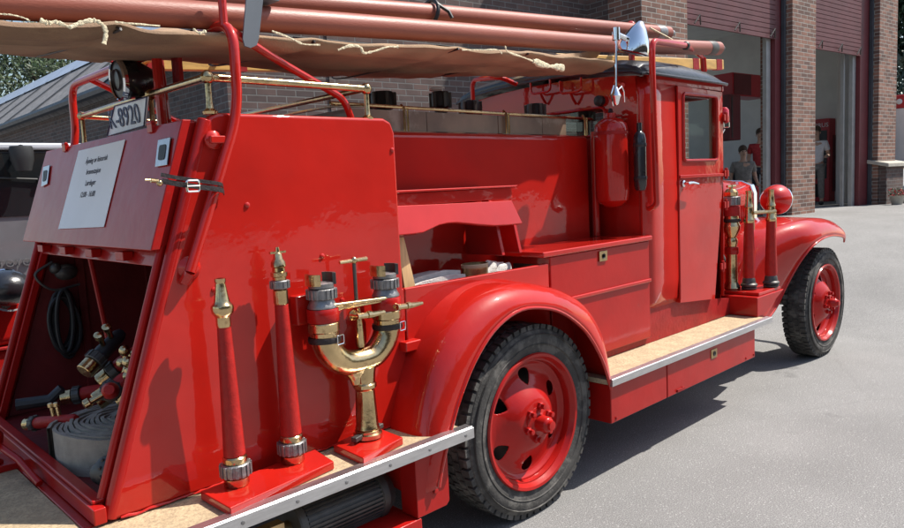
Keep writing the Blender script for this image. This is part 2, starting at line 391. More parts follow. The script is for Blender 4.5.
# downpipe and cornice on the set-back wall
p = oF(597, 10, 7.5)
mb = MB(); mb.tube([(p.x, 7.5, 0), (p.x, 7.5, 7.4)], .07, 12)
for z in (1.5, 3, 4.5, 6): mb.box((p.x - .09, 7.49, z), (p.x + .09, 7.6, z + .05))
GB(mb, 'downpipe', 'galv')
mb = MB(); mb.box((9.0, 6.3, 7.2), (18.3, 6.95, 7.5)); GB(mb, 'cornice', 'concrete')

# left wing ------------------------------------------------------------
W = thing('brick_wing', 'long low brick wing with slate roof and pale metal ridge beyond the tubular hoop', 'building', (5, 8, 0))
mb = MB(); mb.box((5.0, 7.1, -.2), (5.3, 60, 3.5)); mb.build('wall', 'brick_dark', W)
mb = MB(); mb.prism([(4.85, 7.1, 3.52), (7.3, 7.1, 5.55), (9.7, 7.1, 3.5), (9.5, 7.1, 3.35), (7.3, 7.1, 5.3), (5.0, 7.1, 3.4)], (0, 53, 0)); r_ = mb.build('roof', 'slate', W)
mb = MB()
for i in range(22):
    yy = 7.4 + i * 2.4; mb.bar((4.86, yy, 3.56), (7.28, yy, 5.57), .05, .03)
mb.build('roof_batten', 'gutter', r_)
mb = MB(); mb.tube([(4.78, 7.1, 3.5), (4.78, 60, 3.5)], .09, 8); mb.build('gutter', 'gutter', W)
mb = MB(); mb.prism([(6.75, 7.2, 5.14), (7.3, 7.2, 5.66), (7.9, 7.2, 5.14), (7.3, 7.2, 5.58)], (0, 53, 0)); mb.build('ridge_cap', 'pale_metal', W)
# arched windows
for yy in (8.6, 11.0, 13.4, 15.8, 18.2, 21.0, 24.0):
    P = [V(4.985, yy - .55, 1.0), V(4.985, yy + .55, 1.0), V(4.985, yy + .55, 2.2)] + [V(4.985, yy + .55 * math.cos(a), 2.2 + .45 * math.sin(a)) for a in [PI * k / 10 for k in range(1, 10)]] + [V(4.985, yy - .55, 2.2)]
    mb = MB(); mb.prism(P, (.01, 0, 0)); wn = mb.build('window', 'tinted_glass', W)
    mb = MB(); mb.tube([p + V(-.01, 0, 0) for p in P], .04, 6, closed=True)
    mb.box((4.95, yy - .02, 1.0), (4.98, yy + .02, 2.6)); mb.box((4.95, yy - .55, 1.75), (4.978, yy + .55, 1.79)); mb.build('window_frame', 'brick', wn)

# trees ----------------------------------------------------------------
def tree(x, y, h, cr, lf, label, n=5200, trunk=.2, group=None, crown_low=.35):
    t = thing('broadleaf_tree', label, 'tree', (x, y, gz(x, y)), 0, group)
    mb = MB(); z0 = gz(x, y)
    mb.tube([(x, y, z0 - .2), (x + .1, y, z0 + h * .3), (x, y + .1, z0 + h * .75)], [trunk, trunk * .75, trunk * .3], 10)
    rnd = random.Random(int(x * 13 + y * 7)); C = []
    for i in range(16):
        a = rnd.random() * 2 * PI; e = rnd.uniform(crown_low, .95); r = cr * rnd.uniform(.3, .85) * math.sin(min(PI, e * 2.6))
        c = V(x + r * math.cos(a), y + r * math.sin(a), z0 + h * e); C.append((c, cr * rnd.uniform(.28, .5)))
        b = V(x, y, z0 + h * e * .6); mb.tube([b, (b + c) / 2 + V(0, 0, -.1), c], [trunk * .3, trunk * .2, .02], 6)
    mb.build('trunk', 'bark', t)
    mb = MB()
    for i in range(n):
        c, r = C[rnd.randrange(len(C))]
        d = V(rnd.gauss(0, 1), rnd.gauss(0, 1), rnd.gauss(0, .8)).normalized() * r * rnd.random() ** .45
        p = c + d; s = rnd.uniform(.05, .13) * (cr / 2.5) ** .5
        u = V(rnd.gauss(0, 1), rnd.gauss(0, 1), rnd.gauss(0, 1)).normalized(); v = u.orthogonal().normalized()
        mb.add([p - u * s, p + v * s * .5, p + u * s, p - v * s * .5], [(0, 1, 2, 3)])
    o = mb.build('crown', lf, t)
    return t
tree(12.0, 40.0, 10, 5.0, 'leaf', 'bright green leafy tree beyond the pale roof ridge at far left', 9000, .35)
tree(9.0, 52.0, 13, 6.5, 'leaf_dark', 'tall dark leafy tree behind the brighter one beyond the roof ridge', 9000, .4)
tree(27.5, 4.6, 11, 4.2, 'leaf_dark', 'dark leafy tree above the white truck beyond the brick station', 30000, .3, crown_low=.25)
tree(33, 5.5, 12, 4.5, 'leaf_dark', 'tallest dark tree farther behind the white truck', 24000, .35)

# ================================================================== FIRE ENGINE
FE = thing('fire_engine', 'vintage red open-backed fire engine with brass rails and running boards', 'fire engine', (3.4, 2.8, 0))
YN, YF, YC = 2.10, 3.50, 2.80
def xr(z): return .625 + .339 * (z - .555)
def mir(p): return V(p[0], 2 * YC - p[1], p[2])
# chassis
mb = MB()
for y in (2.42, 3.10): mb.box((.35, y, .42), (6.2, y + .08, .51))
for x in (.4, 1.5, 3.0, 4.4, 6.0): mb.box((x, 2.42, .43), (x + .08, 3.18, .50))
mb.build('chassis', 'steel_dark', FE, bevel=.005)
mb = MB()
for x in (2.34, 5.9):
    mb.tube([(x, 2.1, .42), (x, 3.5, .42)], .05, 12)
    mb.sphere((x, 2.8, .42), .14 if x < 3 else .05)
mb.build('axle', 'steel_dark', FE)
mb = MB(); mb.tube([(2.5, 2.8, .43), (4.6, 2.8, .5)], .05, 12); mb.box((4.5, 2.5, .35), (5.6, 3.1, .8)); mb.build('drive_shaft', 'steel_dark', FE)
# rear body ---------------------------------------------------------------
mb = MB()
def side(y0, th):
    P = [V(.628, y0, .552), V(1.76, y0, .545), V(1.76, y0, 1.66), V(1.745, y0, 1.70), V(1.71, y0, 1.714), V(1.06, y0, 1.711), V(1.03, y0, 1.70), V(1.012, y0, 1.67)]
    mb.prism(P, (0, th, 0))
side(YN, .035); mb.build('side_panel', 'red_paint', FE, bevel=.012, seg=3)
mb = MB(); side(YF, -.035); mb.build('side_panel', 'red_satin', FE, bevel=.012)
mb = MB(); mb.box((1.05, YN + .02, 1.675), (1.74, YF - .02, 1.705)); mb.build('top_panel', 'red_paint', FE, bevel=.005)
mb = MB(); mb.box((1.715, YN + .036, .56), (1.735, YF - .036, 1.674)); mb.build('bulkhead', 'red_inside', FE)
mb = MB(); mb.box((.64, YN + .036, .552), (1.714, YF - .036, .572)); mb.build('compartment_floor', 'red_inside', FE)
for q in ((322, 256), (247, 205), (214, 290), (342, 300), (392, 150)):
    mb = MB(); mb.lathe([(.009, -.002), (.009, .003), (.004, .006), (0, .006)], oY(q[0], q[1], YN), (0, -1, 0), 10); mb.build('bolt', 'red_paint', FE)
rw_ = random.Random(2); P = [V(.66 + i * .02, YN - .002, .553 + rw_.uniform(-.002, .003)) for i in range(54)]
mb = MB(); mb.tube(P, [.002 + rw_.random() * .0035 for _ in P], 8); mb.build('weld_bead', 'red_paint', FE)
# inner lining ribs and rods
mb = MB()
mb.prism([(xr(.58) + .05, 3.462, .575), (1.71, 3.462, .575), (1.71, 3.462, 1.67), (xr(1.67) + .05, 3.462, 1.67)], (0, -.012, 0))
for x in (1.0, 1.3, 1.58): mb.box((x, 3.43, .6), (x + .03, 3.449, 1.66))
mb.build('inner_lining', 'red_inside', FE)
for a, b in ((oY(88, 248, 3.25), oY(110, 348, 3.2)), (oX(119, 250, 1.69), oX(129, 345, 1.69)), (oX(134, 250, 1.69), oX(141, 330, 1.69))):
    mb = MB(); mb.tube([a, b], .011, 8); mb.build('stay_rod', 'red_satin', FE)
# rear frame: corner posts, jambs, sill, header (all on the sloping plane)
SD = V(.339, 0, 1).normalized()
def rp(y, z, off=0): return V(xr(z) + off, y, z)
mb = MB()
mb.prism([rp(2.136, .575), rp(2.185, .575), rp(2.185, 1.69), rp(2.136, 1.69)], (.03, 0, 0))
mb.tube([rp(2.155, .56, -.012), rp(2.155, 1.69, -.012)], .014, 8)
mb.tube([rp(2.12, .556, .012), rp(2.12, 1.69, .012)], .022, 12)
mb.build('corner_post', 'red_satin', FE, bevel=.004)
mb = MB()
mb.prism([rp(3.41, .575), rp(3.464, .575), rp(3.464, 1.69), rp(3.41, 1.69)], (.03, 0, 0))
mb.tube([rp(3.44, .56, -.012), rp(3.44, 1.69, -.012)], .014, 8); mb.tube([rp(3.49, .556, .01), rp(3.49, 1.69, .01)], .022, 12)
mb.build('corner_post', 'red_satin', FE, bevel=.004)
mb = MB()
mb.box((.59, 2.10, .553), (.625, 3.52, .60)); mb.box((.565, 2.12, .50), (.60, 3.50, .55)); mb.box((.60, 2.14, .60), (.635, 3.46, .612))
mb.build('rear_sill', 'red_satin', FE, bevel=.004)
mb = MB(); mb.prism([rp(2.186, 1.25, .005), rp(3.409, 1.25, .005), rp(3.409, 1.31, .005), rp(2.186, 1.31, .005)], (.03, 0, 0))
for y in (2.4, 2.7, 3.0, 3.3): mb.box((xr(1.28) - .03, y, 1.262), (xr(1.28) + .004, y + .07, 1.292))
mb.build('header', 'red_satin', FE, bevel=.003)
# storage lid across the top of the opening
mb = MB(); mb.prism([rp(2.125, 1.305, -.055), rp(3.525, 1.305, -.055), rp(3.525, 1.69, -.055), rp(2.125, 1.69, -.055)], (.028, 0, 0))
mb.prism([rp(2.14, 1.315, -.026), rp(3.51, 1.315, -.026), rp(3.51, 1.685, -.026), rp(2.14, 1.685, -.026)], (.024, 0, 0))
lid = mb.build('storage_lid', 'red_satin', FE, bevel=.004)
def lockplate(px, name='lock_plate', parent=lid):
    a, b, c, d = [oR(*p, -.058) for p in px]; mb = MB(); mb.prism([a, b, c, d], (-.004, 0, 0))
    k = mb.build(name, 'aluminium', parent, bevel=.002)
    cen = (a + b + c + d) / 4; mb = MB()
    q = [cen + (p - cen) * .55 for p in (a, b, c, d)]
    mb.prism(fillet(q + [q[0], q[1]], .012)[:-1], (-.006, 0, 0)); mb.build('keyhole', 'black_plastic', k)
lockplate([(159, 140), (171.5, 137), (168, 165), (156, 167)])
lockplate([(44, 167), (50.5, 165), (48, 184), (42, 187)])
mb = MB(); c = oR(174, 152, -.02); mb.box(c - V(.02, .012, .035), c + V(.02, .012, .035)); mb.build('catch', 'aluminium', lid, bevel=.004)
for (px, py) in ((151, 128), (65, 148)):
    c = oR(px, py, -.06); mb = MB(); mb.box(c - V(.006, .02, .015), c + V(.01, .02, .015)); mb.tube([c + V(0, -.02, .015), c + V(0, .02, .015)], .008, 8); mb.build('hinge', 'red_satin', lid, bevel=.002)
# notice taped to the lid
P = [oR(*p, -.0575) for p in ((79, 151), (125.4, 139.7), (104, 227), (58.6, 229))]
NT = thing('notice', 'white A4 notice with opening hours taped to the slanted red rear lid', 'notice', tuple((P[2] + P[3]) / 2))
mb = MB(); n1 = (P[1] - P[0]).cross(P[3] - P[0]).normalized(); n1 = n1 if n1.x < 0 else -n1
mb.prism(P, n1 * .0015); mb.build('sheet', 'paper', NT)
mb = MB(); axx = (P[1] - P[0]); ayy = (P[0] - P[3])
for i, (tx, sz) in enumerate((('Åpning av historisk', .030), ('brannstasjon', .030), ('Lørdager', .030), ('12:00 - 16:00', .030))):
    text_mesh(mb, tx, sz, P[3] + axx * .5 + ayy * (.80 - .14 * i) + n1 * .0025, axx, ayy, .0002)
mb.build('lettering', 'ink', NT)
mb = MB()
for c in (P[0], P[1], P[3], P[2]):
    mb.prism([c + V(0, .02, .015), c + V(0, -.02, .015), c + V(0, -.02, -.015), c + V(0, .02, -.015)], n1 * .001)
# tubular hoop ------------------------------------------------------------------
a = oY(190, 272, 2.075); b = oY(238, 112, 2.075); c = oY(235, 40, 2.075); top = V(c.x - .03, 2.11, 2.035)
hx = b.x
path = fillet([a, b, V(hx + .005, 2.075, 1.985), V(hx - .02, 3.55, 1.985), V(hx - .02, 3.55, 1.74), V(hx - .2, 3.52, 1.25)], .09, 7)
mb = MB(); mb.tube(path, .0165, 14); hoop = mb.build('rear_hoop', 'red_paint', FE)
mb = MB()
q = oY(190, 268, 2.095); mb.lathe([(.0, -.012), (.032, -.012), (.036, -.004), (.02, .018), (0, .022)], q + V(0, 0, 0), (0, -1, 0), 16); mb.tube([a, a + V(-.012, .02, -.03)], .017, 10)
mb.build('foot', 'red_paint', hoop)
mb = MB()
q = oY(214, 140, 2.09); mb.lathe([(0, -.01), (.03, -.01), (.03, .0), (.012, .012), (0, .014)], q, (0, -1, 0), 14); mb.box(q - V(.02, .02, .012), q + V(.03, .01, .012))
mb.build('clamp', 'red_paint', hoop, bevel=.004)
mb = MB()
mb.tube(fillet([V(hx, 2.12, 1.98), V(hx + .18, 2.14, 1.90), V(1.60, 2.19, 1.79), V(1.64, 2.2, 1.71)], .06), .013, 10); mb.build('brace', 'red_paint', FE)
mb = MB(); mb.tube([V(hx - .02, 3.30, 1.98), V(1.66, 3.30, 1.72)], .013, 10); mb.build('brace', 'red_paint', FE)
mb = MB(); mb.tube([V(hx, 2.66, 1.98), V(hx + .02, 2.66, 1.93), V(hx + .03, 2.66, 1.70)], .012, 10)
mb.tube([V(hx - .01, 2.62, 1.98), V(hx - .01, 2.62, 1.70)], .018, 10); mb.build('upright', 'red_paint', FE)
mb = MB(); t0 = V(hx, 2.12, 1.98); mb.tube([t0, t0 + V(0, 0, .11)], .013, 10); mb.sphere(t0 + V(0, 0, .12), .022); mb.build('finial', 'red_paint', hoop)
# tail lamp
lc = oX(118.6, 80, 1.03); ld = V(-1, .02, -.08).normalized()
mb = MB(); mb.lathe([(.0, -.13), (.04, -.125), (.066, -.08), (.073, -.02), (.073, 0)], lc, ld, 24); mb.tube([lc - ld * .06, lc - ld * .06 + V(0, -.04, -.16)], .012, 8); lamp = mb.build('spot_lamp', 'black_gloss', FE)
mb = MB(); mb.lathe([(.070, -.012), (.076, -.01), (.077, .004), (.072, .010), (.069, .006)], lc, ld, 28, cap=False); mb.build('lamp_rim', 'chrome', lamp)
mb = MB(); mb.lathe([(0, .008), (.03, .006), (.068, .0)], lc, ld, 28); mb.lathe([(.035, .004), (.038, .012), (.041, .004)], lc, ld, 20); mb.build('lens', 'lens', lamp)
# number plate
P = [oX(114.6, 106, 1.07), oX(147.8, 96.4, 1.07), oX(145, 126, 1.07), oX(107, 137, 1.07)]
mb = MB(); mb.prism(P, (.006, 0, 0)); pl = mb.build('number_plate', 'plate_white', FE, bevel=.002)
mb = MB(); ax = P[1] - P[0]; ay = (P[0] - P[3]); ay = V(0, ay.y * .5, ay.z)
text_mesh(mb, 'K-8920', .108, P[3] + ax * .56 + (P[0] - P[3]) * .24 + V(-.003, 0, 0), ax, V(0, .25, 1), .001)
for i in range(4): mb.tube([P[i] * .97 + (sum(P, V(0, 0, 0)) / 4) * .03 + V(-.002, 0, 0), P[(i + 1) % 4] * .97 + (sum(P, V(0, 0, 0)) / 4) * .03 + V(-.002, 0, 0)], .0025, 5)
mb.build('plate_characters', 'plate_ink', pl)
# brass rails on the rear body ---------------------------------------------------
rx0, rx1, rz = 1.045, 1.655, 1.82
def rail(a, b, name='brass_rail', r=.0125):
    mb = MB(); mb.tube([a, b], r, 14); return mb.build(name, 'brass', FE)
def post(p, parent, h=.115):
    mb = MB(); mb.lathe([(.022, -h + .002), (.024, -h + .010), (.012, -h + .02), (.0095, -h + .04), (.0095, -.02)], p, (0, 0, 1), 14); mb.sphere(p, .021, n=18); mb.build('rail_post', 'brass', parent)
r1 = rail((rx0, 2.125, rz), (rx1, 2.125, rz)); post(V(rx0, 2.125, rz), r1); post(V(rx1, 2.125, rz), r1)
mb = MB(); mb.tube([V(rx0, 2.125, rz), V(1.10, 2.70, 1.842), V(1.11, 3.5, 1.845)], .0125, 14); r2 = mb.build('brass_rail', 'brass', FE); post(V(1.10, 2.70, 1.842), r2, .137); post(V(1.11, 3.5, 1.845), r2, .14)
r3 = rail((rx1, 2.125, rz), (rx1, 3.48, rz), r=.011); post(V(rx1, 3.48, rz), r3)
r4 = rail((1.11, 3.48, 1.84), (rx1, 3.48, rz), r=.011)
# rear platform -----------------------------------------------------------------
mb = MB(); mb.box((.28, 1.86, .518), (.563, 3.74, .548)); mb.box((.5635, 1.86, .518), (1.83, 2.38, .5455)); mb.build('rear_step', 'plywood', FE, bevel=.002)
mb = MB(); mb.box((.26, 1.838, .512), (1.845, 1.859, .553)); mb.box((.26, 1.845, .553), (1.845, 1.885, .5565)); mb.box((.258, 1.86, .512), (.279, 3.74, .553)); st = mb.build('step_trim', 'aluminium', FE, bevel=.003)
mb = MB()
for i in range(9):
    mb = MB(); mb.lathe([(.006, 0), (.006, .002), (0, .004)], (.36 + i * .18, 1.838, .532), (0, -1, 0), 8); mb.build('trim_screw', 'grey_alloy', st)
# under-step things: strainer, brackets
mb = MB(); c0 = V(1.18, 2.08, .33)
mb.lathe([(0, 0), (.088, 0), (.092, .006), (.092, .028), (.082, .034), (.080, .34), (.092, .346), (.092, .372), (.086, .38), (.07, .41), (0, .41)], c0, (1, 0, 0), 32)
for k in range(36):
    a = 2 * PI * k / 36; M = Matrix.Translation(c0) @ Matrix.Rotation(a, 4, 'X'); mb.box((.034, -.0035, .078), (.346, .0035, .0875), M)
sx = mb.build('suction_strainer', 'steel_dark', FE, auto=30)
mb = MB(); mb.lathe([(.03, 0), (.03, .2)], c0 + V(-.2, 0, 0), (1, 0, 0), 16); mb.box((.98, 2.0, .30), (1.12, 2.04, .40)); mb.build('strainer_inlet', 'brass_dull', sx)
mb = MB(); mb.prism([(1.60, 1.90, .51), (1.76, 1.90, .51), (1.76, 1.90, .28), (1.745, 1.90, .265), (1.60, 1.90, .265)], (0, .09, 0)); mb.lathe([(.012, 0), (.012, .006), (0, .008)], (1.69, 1.90, .34), (0, -1, 0), 8)
mb.build('step_bracket', 'red_satin', FE, bevel=.006)
mb = MB(); mb.box((1.30, 1.90, .19), (1.62, 2.2, .262)); mb.build('step_bracket', 'red_satin', FE, bevel=.006)
# towing jaw at the back
mb = MB(); h = V(.50, 2.86, .56)
mb.lathe([(.035, 0), (.035, .02), (.02, .03), (.02, .07), (.04, .08), (.045, .11), (.03, .135), (0, .14)], h, (0, 0, 1), 16); mb.box(h + V(-.06, -.05, -.012), h + V(.1, .1, .012)); mb.lathe([(.025, -.07), (.025, 0)], h, (0, 0, 1), 12)
mb.tube([h + V(.0, .06, .1), h + V(.05, -.15, .05), h + V(.07, -.3, .0)], .012, 8); mb.build('towing_jaw', 'red_satin', FE, bevel=.003)
# water tank --------------------------------------------------------------------
mb = MB(); mb.box((1.77, 2.40, .62), (3.44, 3.2, 1.70)); tank = mb.build('water_tank', 'red_paint', FE, bevel=.03, seg=4)
mb = MB(); mb.tube([(3.465, 2.385, 1.13), (3.465, 2.385, 1.72)], .02, 12); mb.build('tank_pipe', 'red_paint', tank)
# tray on the tank
mb = MB()
for x0, x1 in ((1.80, 2.22), (2.225, 2.70), (2.705, 3.05), (3.055, 3.26)): mb.box((x0, 2.425, 1.702), (x1, 2.432, 1.79))
mb.box((1.8, 3.16, 1.702), (3.26, 3.167, 1.79)); mb.box((1.8, 2.433, 1.702), (1.807, 3.16, 1.79)); tray = mb.build('hose_tray', 'tray_side', FE, bevel=.001)
mb = MB(); mb.tube([(1.70, 2.42, 1.806), (3.5, 2.42, 1.795)], .0075, 10); mb.tube([(1.72, 3.17, 1.806), (3.4, 3.17, 1.795)], .0075, 8); mb.tube([(1.665, 2.14, 1.76), (1.72, 2.42, 1.795), (1.72, 3.17, 1.8)], .006, 8)
mb.build('tray_rail', 'brass', tray)
mb = MB()
for x in (2.08, 2.75, 3.42):
    mb.tube([(x, 2.412, 1.70), (x, 2.412, 1.80), (x, 2.43, 1.815)], .006, 8); mb.tube([(x + .02, 2.412, 1.70), (x + .02, 2.412, 1.80)], .004, 8)
mb.build('rail_strap', 'brass', tray)
# side ledge and lifted flap ----------------------------------------------------
mb = MB(); mb.prism([(1.77, 2.15, 1.446), (2.52, 2.15, 1.443), (2.50, 2.15, 1.435), (1.77, 2.15, 1.435)], (0, .245, 0)); mb.prism([(1.77, 2.17, 1.434), (2.49, 2.17, 1.434), (2.50, 2.17, 1.382), (1.77, 2.17, 1.382)], (0, .22, 0)); mb.build('side_ledge', 'red_paint', FE, bevel=.006)
yfl = 2.095
F = [oY(391.5, 206, yfl), oY(450, 203.5, yfl), oY(521, 200, yfl), oY(527, 223.5, yfl)]
F += [oY(a, b, yfl) for a, b in ((512, 225), (499, 225.7), (486, 224.8), (473, 223.5), (463, 222.6), (454, 223), (445, 225), (436, 229), (428, 232.5), (418, 234), (398, 236), (391.5, 237))]
F = [V(p.x, 2.15 + (p.z - 1.38) * .28, p.z) for p in F]
mb = MB(); mb.prism(F, V(0, .02, -.006)); mb.build('locker_flap', 'red_paint', FE, bevel=.004)
mb = MB(); mb.box((1.765, YN, .55), (2.655, YN + .025, 1.07)); mb.box((1.745, YN + .001, .9), (1.764, YN + .03, 1.07)); mb.build('low_side_wall', 'red_paint', FE, bevel=.006)
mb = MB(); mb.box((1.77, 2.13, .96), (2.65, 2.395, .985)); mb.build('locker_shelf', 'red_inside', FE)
mb = MB()
for x in (2.40, 2.52): mb.prism([(x, 2.39, 1.40), (x, 2.2, 1.30), (x, 2.16, 1.13), (x, 2.39, 1.13)], (.02, 0, 0))
mb.build('flap_bracket', 'red_satin', FE, bevel=.003)
# front locker ------------------------------------------------------------------
mb = MB(); mb.box((2.672, YN + .004, .55), (3.56, 2.395, 1.098)); lock = mb.build('side_locker', 'red_satin', FE, bevel=.006)
mb = MB(); mb.box((2.60, YN - .014, 1.10), (3.57, 2.395, 1.128)); mb.build('locker_lid', 'red_paint', lock, bevel=.008)
mb = MB(); mb.prism([(2.66, YN - .010, .868), (3.56, YN - .010, .868), (3.56, YN - .010, .888), (2.66, YN - .010, .888)], (0, .014, 0)); mb.build('locker_bead', 'red_paint', lock, bevel=.006)
mb = MB(); mb.box((2.665, 2.13, .99), (2.6705, 2.33, 1.06)); mb.build('hand_hole', 'black_plastic', lock)
def lockbox(c, parent):
    mb = MB(); mb.box(c - V(.035, .004, .026), c + V(.035, .001, .026)); k = mb.build('lock_plate', 'brass_dull', parent, bevel=.002)
    mb = MB(); mb.lathe([(.014, 0), (.014, .006), (.009, .003)], c + V(0, -.001, 0), (0, -1, 0), 14); mb.build('keyhole', 'black_plastic', k)
lockbox(oY(603, 256, YN), lock)
# running boards ------------------------------------------------------------------
def board(mirror):
    yy = (lambda y: 2 * YC - y) if mirror else (lambda y: y)
    def bx(mb, x0, x1, y0, y1, z0, z1):
        a, b = sorted((yy(y0), yy(y1))); mb.box((x0, a, z0), (x1, b, z1))
    mb = MB(); bx(mb, 2.80, 4.63, 1.882, 2.20, .485, .510); bd = mb.build('running_board', 'plywood', FE, bevel=.002)
    mb = MB(); bx(mb, 2.80, 4.64, 1.86, 1.880, .480, .5135); bx(mb, 2.80, 4.64, 1.862, 1.90, .5135, .5165); mb.build('board_trim', 'aluminium', bd, bevel=.003)
    mb = MB(); bx(mb, 2.82, 3.34, 1.885, 2.12, .29, .479); bx(mb, 3.348, 4.43, 1.885, 2.12, .29, .479); k = mb.build('board_locker', 'red_satin', FE, bevel=.005)
    mb = MB()
    for x in (2.86, 3.5, 4.3, 4.41): mb.lathe([(.008, 0), (.008, .004), (0, .006)], (x, yy(1.885), .31), (0, 1 if mirror else -1, 0), 8)
    bx(mb, 3.44, 3.52, 1.876, 1.886, .298, .312); mb.build('locker_bolt', 'red_dull', k)
    if not mirror: lockbox(V(3.87, 1.884, .425), k)
board(False); board(True)
# mounting boards for the branches ------------------------------------------------------
mb = MB(); mb.prism([oZ(200, 491, .575), oZ(230, 508, .575), oZ(334, 461, .575), oZ(315, 449, .575)], (0, 0, -.028)); mb.build('mounting_board', 'red_paint', FE, bevel=.004)
mb = MB(); mb.prism([oZ(333, 444, .575), oZ(363, 458, .575), oZ(403, 437, .575), oZ(372, 425, .575)], (0, 0, -.028)); mb.build('mounting_board', 'red_paint', FE, bevel=.004)
# fenders -----------------------------------------------------------------------------
def resample(pts, n):
    P = smooth(pts, 12); L = [0]
    for i in range(1, len(P)): L.append(L[-1] + (P[i] - P[i - 1]).length)
    out = []; k = 0
    for i in range(n):
        t = L[-1] * i / (n - 1)
        while k < len(P) - 2 and L[k + 1] < t: k += 1
        f = (t - L[k]) / max(1e-9, L[k + 1] - L[k]); out.append(P[k].lerp(P[k + 1], min(1, f)))
    return out
def fender(lip, crown, ylip, ycr, yin, n, mirror, mt):
    A = resample([V(p[0], ylip, p[1]) if len(p) == 2 else V(*p) for p in lip], n); B = resample([V(p[0], ycr, p[1]) if len(p) == 2 else V(*p) for p in crown], n)
    rows = []
    for a, b in zip(A, B):
        r = []
        for j in range(9):
            t = j / 8 * PI / 2; r.append(V(a.x + (b.x - a.x) * math.sin(t), a.y + (b.y - a.y) * (1 - math.cos(t)), a.z + (b.z - a.z) * math.sin(t)))
        for j in range(1, 4):
            r.append(V(b.x, b.y + (yin - b.y) * j / 3, b.z + .004 * j))
        rows.append([mir(p) if mirror else p for p in r])
    mb = MB(); mb.grid(rows); f = mb.build('fender', mt, FE, solid=.004)
    mb = MB(); mb.tube([mir(p) if mirror else p for p in A], .008, 8); mb.build('fender_bead', mt, f)
    # inner splash wall
    return f
rl = [(2.815, .46), (2.79, .53), (2.735, .64), (2.63, .77), (2.48, .875), (2.34, .925), (2.18, .94), (2.03, .89), (1.91, .79), (1.82, .665), (1.765, .556), (1.715, .44), (1.69, .36)]
rc = [(2.86, .50), (2.855, .60), (2.83, .74), (2.73, .87), (2.58, .955), (2.39, 1.012), (2.2, 1.037), (2.02, 1.012), (1.87, .93), (1.765, .81), (1.70, .68), (1.66, .56), (1.63, .44), (1.61, .34)]
fl = [tuple(p) for p in (oY(768, 319, 2.06), oY(777, 306, 2.055), oY(786, 287, 2.03), oY(800, 262, 1.96), oY(815, 244, 1.90), oY(830, 236, 1.885), oY(843, 237, 1.885))] + [(6.12, 1.90, .872)]
fc = [(4.72, 2.24, .50), (4.88, 2.23, .70), (5.0, 2.2, .86), (5.2, 2.12, 1.01), (5.43, 2.04, 1.072), (5.70, 2.02, 1.085), (6.0, 2.02, 1.055), (6.20, 2.02, .985), (6.30, 2.02, .92)]
for mr_ in (False, True):
    fender(rl, rc, 1.88, 1.99, 2.14, 46, mr_, 'red_paint'); fender(fl, fc, 1.885, 2.02, 2.36, 46, mr_, 'red_paint')
# front splash apron between fender and bonnet
mb = MB(); mb.prism([(4.62, 2.36, .48), (4.66, 2.36, .62), (4.82, 2.36, .81), (5.0, 2.36, .95), (5.2, 2.36, 1.045), (5.43, 2.36, 1.08), (5.7, 2.36, 1.09), (6.0, 2.36, 1.06), (6.2, 2.36, .98), (6.2, 2.36, .8), (5.9, 2.36, .6), (5.3, 2.36, .5)], (0, .02, 0)); mb.build('apron', 'red_satin', FE)
mb = MB(); mb.prism([(4.3, 2.125, .515), (4.62, 2.125, .515), (4.62, 2.125, .62), (4.3, 2.125, .66)], (0, .02, 0)); mb.box((2.78, 2.125, .512), (4.3, 2.15, .72)); mb.build('sill_panel', 'red_dull', FE)
# front equipment box on the board
mb = MB()
P = [V(4.60, 1.94, .512), V(4.70, 1.94, .512), V(5.04, 1.94, .640), V(4.60, 1.94, .640)]
mb.prism(P, (0, .40, 0)); eb = mb.build('equipment_box', 'red_satin', FE, bevel=.006)
mb = MB(); mb.box((4.66, 1.955, .641), (5.01, 2.2, .662)); mb.build('mounting_board', 'red_paint', eb, bevel=.004)
